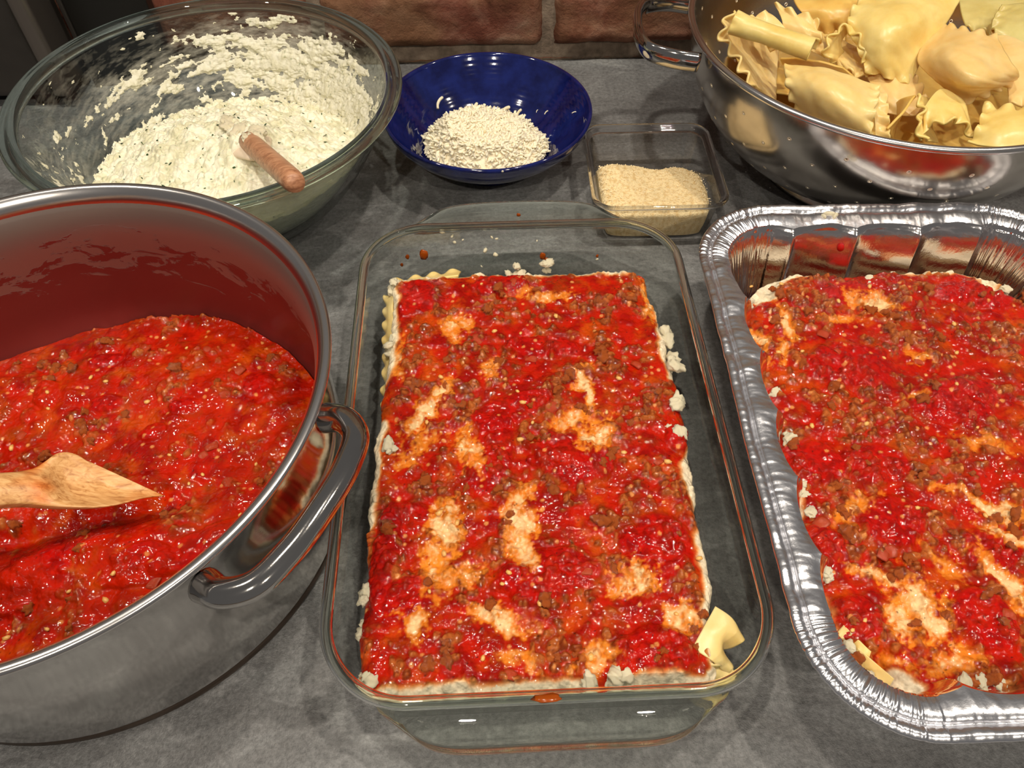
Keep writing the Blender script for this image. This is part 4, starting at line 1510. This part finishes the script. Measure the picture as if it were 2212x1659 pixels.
rin = np.concatenate([np.linspace(0.001, 0.03, 6), np.linspace(0.032, 0.0868, 110)])
zin = np.array([0.0085 + 0.0445 * np.clip((r - 0.026) / 0.0608, 0, 1) ** 1.9 for r in rin])
ridg = 0.00004 * np.sin(zin / 0.0034 * 2 * PI) * (zin > 0.018) + 0.00007 * np.abs(np.sin(zin / 0.0051 * PI)) * (zin > 0.034)
prof_b = [(r - g, z) for r, z, g in zip(rin, zin, ridg)]
prof_b += [(0.0872, 0.0542), (0.0885, 0.0556), (0.0900, 0.0553), (0.0905, 0.0538), (0.0900, 0.0518)]
prof_b += [(0.0895 - 0.052 * (1 - (z - 0.006) / 0.045) ** 1.6, z) for z in np.linspace(0.0495, 0.006, 26)]
prof_b += [(0.0375, 0.004), (0.0385, 0.0008), (0.037, 0.0), (0.034, 0.0004), (0.032, 0.003), (0.001, 0.004)]
lathe('bowl_body', prof_b, 150, M['cobalt'], blue)

chz = empty('shredded_cheese', BLC, 'heap of crumbly white shredded cheese inside the blue bowl', 'cheese')
M['shred'] = simple('shred', (247, 234, 203), 0.5, sss=0.2, bumps=[(500, 0.5, 0.0006)])


def chz_z(x, y):
    ax, ay = x + 0.002, y + 0.012
    d = np.hypot(ax / 0.066, ay / 0.054)
    h = 0.010 + (0.032 - 0.10 * ax) * sst(1.12, 0.45, d) + 0.0045 * noise3(x * 55, y * 55, 2.2)
    rr_ = np.hypot(x, y)
    return np.maximum(h, 0.010 + 0.0445 * np.clip((rr_ - 0.026) / 0.0608, 0, 1) ** 1.9 - 0.003)


gx = np.linspace(-0.066, 0.066, 110)
GX, GY = np.meshgrid(gx, gx, indexing='ij')
hz = chz_z(GX, GY) + 0.0018 * fbm(GX * 170, GY * 170, 1, 2)
rw_ = np.hypot(GX, GY)
wallz = 0.0085 + 0.0445 * np.clip((rw_ - 0.026) / 0.0608, 0, 1) ** 1.9
kp = hz > wallz + 0.0006
kp &= np.hypot((GX + 0.002) / 0.060, (GY + 0.012) / 0.050) < 1.05
Fg = grid_faces(110, 110)
fk = kp.ravel()[Fg].all(1)
hm = mesh('cheese_heap', np.stack([GX, GY, hz], -1).reshape(-1, 3), Fg[fk], M['shred'], chz)
Vs, Fs = [], []
cnt = 0
r9 = np.random.RandomState(33)
pts_ = r9.normal(0, 0.6, (3000, 2)) * [0.054, 0.045] + [-0.002, -0.012]
for (x, y) in pts_:
    d = math.hypot((x + 0.002) / 0.066, (y + 0.012) / 0.054)
    if d > 1.04: continue
    z = float(chz_z(np.array([x]), np.array([y]))[0])
    zw = 0.0085 + 0.0445 * min(1, max(0, (math.hypot(x, y) + 0.004 - 0.026) / 0.0608)) ** 1.9
    if z < zw + 0.001: continue
    L = r9.uniform(0.003, 0.0085)
    rr_ = r9.uniform(0.0008, 0.0019)
    a = r9.uniform(0, 2 * PI)
    el = r9.normal(0, 0.45) if z > zw + 0.006 else 0.25
    bend = r9.uniform(-0.45, 0.45) * L
    t = np.linspace(-1, 1, 4)
    dirv = np.array([math.cos(a) * math.cos(el), math.sin(a) * math.cos(el), math.sin(el)])
    sid = np.array([-math.sin(a), math.cos(a), 0])
    P = np.array([x, y, z + 0.0008])[None] + t[:, None] * dirv * L / 2 * 1.3 + (t ** 2)[:, None] * sid * bend
    V, F = tube(P, [rr_ * r9.uniform(.4, .9), rr_, rr_ * r9.uniform(.8, 1.3), rr_ * r9.uniform(.3, .8)], 5, (1, r9.uniform(.5, 1)))
    Vs.append(V)
    Fs += [f + cnt for f in F]
    cnt += len(V)
tag(mesh('cheese_shreds', np.concatenate(Vs), Fs, M['shred'], chz), kind='stuff')
SHRED = mesh('cheese_shred', *tube(smooth_prof([(-1, 0, 0), (-.3, .2, .1), (.4, .1, .15), (1, -.2, .05)], 4), [.2] * 4 + [.24] * 4 + [.24] * 4 + [.15], 6), M['shred'], link=False)
for (px, py, z, rz, s) in [(1027, 236, .040, 1.4, .006), (950, 222, .036, 1.2, .006), (1090, 240, .038, .4, .006), (1120, 247, .038, .7, .005), (1240, 243, .046, 0, .002), (1180, 243, .036, .5, .0022), (1090, 362, .0545, 1.2, .005), (1081, 366, .0545, .4, .004), (925, 203, .036, 0, .0015), (1160, 240, .034, 1, .0015)]:
    p = at(px, py, z) - BLC
    inst('cheese_shred', SHRED, chz, p, (r9.uniform(-.6, .6), r9.uniform(-.9, 0), rz), (s, s, s))

# ------------------------------------------------------------------ plastic tub of grated parmesan
TC = np.array([0.1400, 0.5290, 0.0])
tub = empty('plastic_container', TC, 'small square clear plastic container of grated cheese behind the glass dish', 'container', rz=-0.015)
tp = smooth_prof([(-0.016, 0.0006), (-0.0125, 0.001), (-0.0105, 0.004), (-0.0075, 0.020), (-0.005, 0.037)], 5)
sweep_rr('container_body', 0.0535, 0.0555, 0.016, tp, M['plastic'], tub, cap_first=True, n_side=300, n_corner=14)
rp_ = smooth_prof([(-0.005, 0.037), (-0.0046, 0.0385), (-0.0025, 0.0388), (-0.0022, 0.0412), (-0.0012, 0.0424), (0.0008, 0.0424), (0.0012, 0.0408), (0.0006, 0.039)], 4)
M['plastic_rim'] = solid_glass('clear_plastic_rim', (0.95, 0.95, 0.95), 1.5)
rp_ = [(-0.0048, 0.0362), (-0.0046, 0.0388), (-0.0028, 0.0394), (-0.0024, 0.0414), (-0.0012, 0.0424), (0.0008, 0.0422), (0.0012, 0.0405), (0.0004, 0.0386), (-0.0022, 0.0378), (-0.0030, 0.0360)]
sweep_rr('rim', 0.0535, 0.0555, 0.016, rp_[::-1], M['plastic_rim'], tub, closed=True, n_side=300, n_corner=14)

pm = empty('grated_parmesan', TC, 'pale grated parmesan sloping in the clear plastic container', 'cheese', rz=-0.015)


def pm_z(x, y):
    z = 0.0295 - 0.0085 * sst(0.0, 0.045, y) + 0.0055 * np.exp(-((x + 0.028) / 0.016) ** 2 - ((y - 0.008) / 0.02) ** 2) - 0.004 * sst(0.028, 0.044, x) * sst(-.02, .02, y)
    z = z - 0.022 * sst(0.010, 0.024, y + 0.005 * noise3(x * 50, y * 50, 1.2) + 0.08 * x) + 0.0014 * fbm(x * 60, y * 60, 4, 3) + 0.0005 * fbm(x * 420, y * 420, 4, 2)
    return np.maximum(z, 0.0022)


ng = 190
U, Vv = np.meshgrid(np.linspace(-1, 1, ng), np.linspace(-1, 1, ng), indexing='ij')
sq = lambda a, b: a * (1 - 0.075 * np.abs(b) ** 6)
hwx, hwy = 0.0425, 0.0445
px_, py_ = sq(U, Vv) * hwx, sq(Vv, U) * hwy
pz_ = pm_z(px_, py_)
edge = np.maximum(np.abs(U), np.abs(Vv))
pz_ = np.maximum(pz_ - 0.004 * np.exp(-(1 - edge) * 0.043 / 0.003), 0.002)
gr = 1 + 0.055 * (pz_ / 0.03)
px_, py_ = px_ * gr, py_ * gr
edge = np.maximum(np.abs(U), np.abs(Vv))
pcol = mix(lina(246, 222, 172) + 0 * U[..., None], lina(226, 194, 138), sst(-.1, .3, fbm(px_ * 300, py_ * 300, 5, 3)))
lpp = np.array([i * ng for i in range(ng)] + [(ng - 1) * ng + j for j in range(1, ng)] + [i * ng + ng - 1 for i in range(ng - 2, -1, -1)] + [j for j in range(ng - 2, 0, -1)])
Vp = np.stack([px_, py_, pz_], -1).reshape(-1, 3)
rows, cols, Fp = [Vp], [pcol.reshape(-1, 3)], [grid_faces(ng, ng)]
prev = lpp
for k in range(1, 9):
    t = k / 8
    B = Vp[lpp].copy()
    z = B[:, 2] * (1 - t) + 0.0016 * t
    sc0 = 1 + 0.055 * (B[:, 2] / 0.03)
    B[:, :2] *= ((1 + 0.055 * (z / 0.03)) / sc0 * (1 - 0.010 * np.abs(noise3(B[:, 0] * 120, B[:, 1] * 120, z * 160)) - 0.03 * t ** 3))[:, None]
    B[:, 2] = z
    rows.append(B)
    cols.append(mix(lina(246, 222, 172) + 0 * B[:, :1], lina(226, 194, 138), sst(-.1, .3, fbm(B[:, 0] * 300, B[:, 1] * 300, z * 300, 3))))
    rg = sum(len(q) for q in rows[:-1]) + np.arange(len(lpp))
    Fp.append(np.stack([prev, rg, np.roll(rg, -1), np.roll(prev, -1)], -1))
    prev = rg
mesh('cheese_heap', np.vstack(rows), Fp, M['parm'], pm, col=np.vstack(cols))
# loose grains on the heap and stuck to the plastic
Vs, Fs, cnt = [], [], 0
for k in range(1500):
    x, y = r9.uniform(-0.0415, 0.0415), r9.uniform(-0.043, 0.043)
    s = r9.uniform(0.00025, 0.0008)
    z = float(pm_z(np.array([x]), np.array([y]))[0])
    if z < 0.004 and r9.rand() > 0.5: continue
    b = np.array([(1, 0, 0), (0, 1, 0), (-1, 0, 0), (0, -1, 0), (0, 0, 1), (0, 0, -1)]) * s * r9.uniform(0.6, 1.3, 3)
    gk = 1 + 0.055 * (z / 0.03)
    Vs.append(b + [x * gk, y * gk, z + s * 0.5])
    Fs += [tuple(np.array(f) + cnt) for f in ((0, 1, 4), (1, 2, 4), (2, 3, 4), (3, 0, 4), (1, 0, 5), (2, 1, 5), (3, 2, 5), (0, 3, 5))]
    cnt += 6
M['grain'] = simple('cheese_grain', (240, 220, 178), 0.7)
tag(mesh('cheese_grains', np.concatenate(Vs), Fs, M['grain'], pm, smooth=False), kind='stuff')

# ------------------------------------------------------------------ colander full of noodles
CC = np.array([0.3312, 0.5788, 0.0])
CZ = 0.13
colr = empty('colander', CC, 'stainless steel colander with small round holes full of cooked noodles, upper right', 'colander')


def col_r(t):
    """profile from rim (t=0) to flat bottom (t=1): radius, height"""
    a = t * PI / 2
    return 0.045 + 0.1165 * np.cos(a) ** 0.84, 0.127 - 0.112 * np.sin(a) ** 1.08


nth, nz_ = 240, 44
th = np.linspace(0, 2 * PI, nth, endpoint=False)
tt = np.linspace(0, 0.985, nz_)


def col_pt(th_, t_):
    r, z = col_r(t_)
    return np.stack([r * np.cos(th_), r * np.sin(th_), z + 0 * th_], -1)


TH, TT = np.meshgrid(th, tt, indexing='ij')
V = col_pt(TH, TT).reshape(-1, 3)
Fq = grid_faces(nth, nz_, True)
holes = set()
for row, j in enumerate(range(6, nz_ - 8, 4)):
    for k in range(0, nth, 10):
        holes.add(((k + (5 if row % 2 else 0)) % nth, j))
hidx = {i * nz_ + j for (i, j) in holes}
mask = ~np.isin(Fq, np.array(sorted(hidx))).any(1)
Fl = [Fq[mask]]
extraV, extraF = [], []
nb = len(V)
dth, dtt = 2 * PI / nth, tt[1] - tt[0]
for (i, j) in sorted(holes):
    nbr = [(1, 0), (1, 1), (0, 1), (-1, 1), (-1, 0), (-1, -1), (0, -1), (1, -1)]
    ids = [((i + a) % nth) * nz_ + j + b for a, b in nbr]
    r, z = col_r(tt[j])
    arc = 0.16 * dtt
    st = nb + len(extraV)
    for q in range(8):
        an = q * PI / 4
        extraV.append(col_pt(np.array(th[i] + 0.0014 * math.cos(an) / r), np.array(tt[j] + 0.0014 * math.sin(an) / 0.19)))
    for q in range(8):
        an = q * PI / 4
        extraV.append(col_pt(np.array(th[i] + 0.0020 * math.cos(an) / r), np.array(tt[j] + 0.0020 * math.sin(an) / 0.19)))
    for q in range(8):
        q2 = (q + 1) % 8
        extraF.append((ids[q], ids[q2], st + 8 + q2, st + 8 + q))
        extraF.append((st + 8 + q, st + 8 + q2, st + q2, st + q))
V = np.vstack([V, np.array(extraV)])
Fl.append(np.array(extraF))
bot = nb + len(extraV)
ring = np.arange(nth) * nz_ + nz_ - 1
V = np.vstack([V, [0, 0, col_r(tt[-1])[1]]])
Fl.append(np.stack([ring, np.full(nth, bot), np.roll(ring, -1)], -1))
co = mesh('colander_body', V, Fl, M['steel_colander'], colr)
md = co.modifiers.new('thick', 'SOLIDIFY')
md.thickness = 0.0009
md.offset = 0
# pale metal rings added round the holes to catch lamp light as bright dots
Vs, Fs, cnt = [], [], 0
for (i, j) in sorted(holes):
    c0 = col_pt(np.array(th[i]), np.array(tt[j]))
    e1 = col_pt(np.array(th[i] + .01), np.array(tt[j])) - c0
    e2 = col_pt(np.array(th[i]), np.array(tt[j] + .01)) - c0
    e1, e2 = e1 / np.linalg.norm(e1), e2 / np.linalg.norm(e2)
    n_ = np.cross(e2, e1)
    n_ /= np.linalg.norm(n_)
    if n_[:2] @ c0[:2] < 0: n_ = -n_
    an = np.linspace(0, 2 * PI, 12, endpoint=False)
    bn = np.linspace(0, 2 * PI, 6, endpoint=False)
    rr_ = 0.0013 + 0.0007 * np.cos(bn)[None, :, None]
    ring = c0 + rr_ * (np.cos(an)[:, None, None] * e1 + np.sin(an)[:, None, None] * e2) + 0.0006 * np.sin(bn)[None, :, None] * n_
    Vs.append(ring.reshape(-1, 3))
    Fs.append(grid_faces(12, 6, True, True) + cnt)
    cnt += 72
M['glint_ring'] = simple('hole_glint_metal', (246, 238, 220), 0.42, 1.0)
tag(mesh('hole_glint_rings', np.concatenate(Vs), np.concatenate(Fs), M['glint_ring'], co), kind='stuff')
lathe('rim', [(0.1630 + 0.0028 * math.cos(a), 0.1275 + 0.0026 * math.sin(a)) for a in np.linspace(0, 2 * PI, 14, endpoint=False)][::-1], 200, M['steel_rim'], colr, closed=True)
lathe('foot_ring', [(0.066, 0.022), (0.070, 0.018), (0.078, 0.003), (0.079, 0.0004), (0.0775, 0.0004), (0.068, 0.018)], 120, M['steel_colander'], colr)


def colander_handle(a0):
    ca, sa = math.cos(a0), math.sin(a0)
    pts = [(0.1585, 0.046, 0.0), (0.178, 0.0455, 0.002), (0.196, 0.038, 0.003), (0.204, 0.018, 0.004), (0.205, 0, 0.004), (0.204, -0.018, 0.004), (0.196, -0.038, 0.003), (0.178, -0.0455, 0.002), (0.1585, -0.046, 0.0)]
    q = smooth_prof(pts, 8)
    P = np.stack([q[:, 0] * ca - q[:, 1] * sa, q[:, 0] * sa + q[:, 1] * ca, 0.116 + q[:, 2]], -1)
    V, F = tube(P, 0.0052, 18, (0.75, 1.5))
    return mesh('handle', V, F, M['steel'], colr)


colander_handle(math.radians(173))
colander_handle(math.radians(-7))

GRP = 'cooked lasagna noodles in the colander'


def clamp_in(o):
    me = o.data
    n = len(me.vertices)
    c = np.empty(n * 3, dtype=np.float32)
    me.vertices.foreach_get('co', c)
    c = c.reshape(-1, 3)
    ts = np.linspace(0, 0.985, 80)
    rt, zt = col_r(ts)
    lim = np.interp(c[:, 2], zt[::-1], rt[::-1]) - 0.0035
    d = c[:, :2] - CC[:2]
    r = np.hypot(d[:, 0], d[:, 1])
    k = np.where((r > lim) & (c[:, 2] < 0.129), lim / np.maximum(r, 1e-9), 1)
    c[:, :2] = CC[:2] + d * k[:, None]
    me.vertices.foreach_set('co', c.ravel())
    me.update()


def noodle(label, rows, key, ruf, conv=c3, **kw):
    o = sheet('lasagna_noodle', net3(rows, conv), PASTA[key], None, ruf, **kw)
    clamp_in(o)
    return tag(o, label, 'noodle', GRP)


# lower fill first, then the sheets on top
noodle('golden noodle lying deep in the colander under the rolled noodle', [[(500, 100, .06), (900, 80, .06), (1300, 60, .06)], [(560, 300, .055), (950, 330, .06), (1350, 330, .06)], [(760, 520, .055), (1050, 560, .06), (1400, 560, .06)]], 'gold', 'ab')
noodle('golden noodle lying deep in the middle of the colander below the folded sheets', [[(1200, 200, .07), (1600, 180, .07), (2100, 150, .07)], [(1200, 450, .07), (1650, 460, .075), (2200, 450, .07)], [(1250, 700, .068), (1700, 720, .078), (2300, 720, .075)], [(1300, 860, .066), (1750, 900, .074), (2300, 900, .07)]], 'gold', 'a1')
noodle('upright noodle with wavy pale edge along the left inner wall of the colander', [[(555, 60, .128), (640, 110, .112), (800, 170, .09)], [(490, 190, .118), (640, 230, .096), (820, 260, .078)], [(560, 300, .108), (680, 340, .088), (810, 370, .072)], [(660, 470, .098), (720, 520, .082), (800, 600, .07)]], 'pale', 'a', amp=.0042, per=.015, reach=.013)
noodle('short noodle with ruffled end under the left end of the rolled noodle', [[(640, 110, .118), (760, 60, .122)], [(700, 200, .112), (860, 170, .114)], [(780, 290, .095), (920, 270, .10)]], 'pale', '0a', amp=.003)
noodle('pale noodle with scalloped edge behind the rolled noodle', [[(800, 20, .122), (900, 60, .124), (1040, 110, .122)], [(840, 120, .118), (960, 170, .118), (1060, 220, .114)], [(860, 220, .108), (980, 280, .106), (1080, 320, .10)]], 'pale', '0b', amp=.0038, per=.014)
noodle('broad golden noodle at the back of the colander beside the rim', [[(880, -60, .112), (1120, -90, .118), (1330, -100, .122)], [(920, 30, .114), (1100, 20, .120), (1300, -10, .122)], [(980, 110, .108), (1120, 105, .114), (1280, 70, .118)], [(1000, 190, .098), (1140, 180, .104), (1260, 150, .108)]], 'gold', '1b', amp=.0035, per=.013)
# rolled tube
pa, pb2 = c3(560, 130, .128), c3(1015, 285, .122)
dd = pb2 - pa
LL = np.linalg.norm(dd)
ex = dd / LL
sy = np.cross([0, 0, 1], ex)
sy /= np.linalg.norm(sy)
sz = np.cross(ex, sy)
rows = []
for u in np.linspace(0, 1, 9):
    rr_ = 0.0078 + 0.0012 * abs(u - .5) * 2
    rows.append([pa + ex * LL * (u + (0.02 if a < 1 else -0.02) * (u > .9)) + (sy * math.cos(a) * 1.05 + sz * math.sin(a) * 0.9) * rr_ * (1 - 0.16 * k / 14) for k, a in enumerate(np.linspace(-0.4, 2 * PI + 1.2, 15))])
o = sheet('lasagna_noodle', rows, PASTA['yellow'], None, '0', nu=60, nv=80, amp=.0010, per=.010, reach=.01, warp=.0006)
tag(o, 'yellow noodle rolled up into a tube, left side of the colander', 'noodle', GRP)
noodle('narrow golden noodle between the rolled noodle and the pale folded one', [[(830, 330, .100), (1000, 340, .108), (1180, 380, .108)], [(860, 390, .09), (1030, 410, .096), (1290, 470, .098)]], 'gold', '', nu=20)
# curled sheet with ruffled arch
noodle('curled noodle with a ruffled arched opening left of the large flat sheet',
       [[(1130, 360, .100), (1075, 290, .112), (1120, 200, .122), (1200, 160, .126), (1280, 235, .122), (1310, 350, .112)],
        [(1220, 330, .098), (1170, 260, .110), (1210, 180, .118), (1290, 140, .122), (1370, 210, .118), (1400, 320, .108)]], 'yellow', '0', nu=40, nv=120, amp=.003, per=.013, reach=.010)
noodle('noodle with a wavy lower edge inside the curled opening', [[(1080, 210, .098), (1180, 230, .104), (1300, 300, .10)], [(1110, 300, .098), (1200, 350, .104), (1310, 400, .100)], [(1150, 350, .097), (1220, 410, .103), (1310, 445, .098)]], 'pale', '1', amp=.003, per=.013)
noodle('large flat yellow noodle standing tallest at the top of the colander',
       [[(1330, -60, .136), (1600, -70, .142), (1880, -50, .142)], [(1215, 105, .128), (1490, 130, .138), (1770, 130, .130)], [(1290, 330, .112), (1420, 330, .118), (1640, 320, .114)], [(1330, 410, .104), (1440, 440, .104), (1560, 490, .100)]], 'yellow', 'a1', amp=.0032, per=.0135, reach=.009)
noodle('pale wide noodle below the tip of the large flat sheet', [[(1300, 380, .100), (1450, 440, .102), (1600, 420, .104)], [(1350, 500, .096), (1500, 560, .098), (1640, 520, .10)], [(1420, 640, .088), (1560, 660, .092), (1680, 640, .096)]], 'pink', '0b', amp=.003)
noodle('smooth pale noodle folded over at the front rim of the colander',
       [[(850, 372, .112), (1100, 395, .124), (1390, 495, .116)], [(862, 440, .114), (1120, 490, .127), (1375, 590, .118)], [(880, 530, .106), (1130, 620, .116), (1355, 700, .112)], [(940, 680, .085), (1130, 770, .090), (1350, 850, .090)]], 'pale', 'ab', amp=.0026, per=.012, reach=.009)
noodle('pale noodle end peeking out right of the smooth folded noodle', [[(1350, 520, .110), (1430, 545, .110)], [(1360, 640, .106), (1445, 660, .106)], [(1370, 770, .095), (1450, 790, .095)]], 'pale', 'b', amp=.0026, per=.011)
noodle('pale straight-edged noodle leaning over an orange hollow near the front rim', [[(1600, 545, .112), (1520, 560, .104), (1480, 600, .09)], [(1520, 640, .108), (1500, 680, .092), (1480, 720, .08)], [(1435, 730, .102), (1450, 770, .09), (1470, 800, .076)]], 'gold', '', nu=30, nv=30)
noodle('noodle edge waving vertically left of the small yellow arch', [[(1600, 540, .114), (1680, 560, .100)], [(1635, 620, .112), (1700, 640, .096)], [(1605, 710, .108), (1690, 720, .092)], [(1650, 800, .100), (1720, 810, .085)]], 'yellow', 'a', nu=60, nv=24, amp=.0036, per=.014, reach=.008)
noodle('small yellow noodle arched over a hollow at the front of the colander',
       [[(1655, 700, .100), (1650, 610, .112), (1740, 510, .116), (1860, 570, .114), (1900, 680, .102)], [(1640, 800, .098), (1665, 720, .106), (1770, 690, .112), (1860, 700, .108), (1925, 800, .096)]], 'yellow', '1', nu=40, nv=100, amp=.0026, per=.013, reach=.008)
noodle('folded pinkish noodle with ruffled lower edge on the right of the pile',
       [[(1740, 130, .128), (1900, 170, .138), (2050, 200, .136)], [(1610, 330, .116), (1830, 310, .138), (2120, 330, .134)], [(1730, 470, .112), (1920, 460, .132), (2180, 420, .126)], [(1880, 590, .102), (2000, 540, .112), (2150, 470, .112)]], 'pink', '01', amp=.0026, per=.013, reach=.009)
noodle('pale noodle tucked behind the folded pinkish one at the right', [[(2020, 170, .118), (2150, 150, .122), (2320, 120, .122)], [(2100, 350, .118), (2200, 330, .12), (2350, 310, .12)], [(2130, 600, .106), (2230, 590, .11), (2380, 560, .11)]], 'pink', '1', amp=.003)
noodle('yellow noodle with wavy left edge at the lower right rim of the colander', [[(1985, 600, .108), (2150, 610, .114), (2400, 600, .116)], [(1950, 720, .106), (2120, 720, .114), (2400, 720, .116)], [(1890, 815, .100), (2100, 840, .106), (2400, 840, .108)]], 'yellow', 'a0', amp=.0034, per=.014, reach=.009)
noodle('greenish pale noodle at the back right of the colander', [[(1830, -90, .11), (2050, -110, .115), (2350, -110, .115)], [(1850, 40, .112), (2080, 30, .116), (2350, 20, .116)], [(1880, 160, .108), (2060, 190, .11), (2320, 190, .11)]], 'green', '1', amp=.003)
noodle('soft greenish noodle lying across the back right noodles', [[(2080, 40, .124), (2220, 20, .126), (2400, 10, .126)], [(2030, 140, .122), (2200, 130, .126), (2400, 120, .126)], [(2080, 260, .116), (2220, 270, .12), (2400, 260, .12)]], 'green', 'a', amp=.0025)
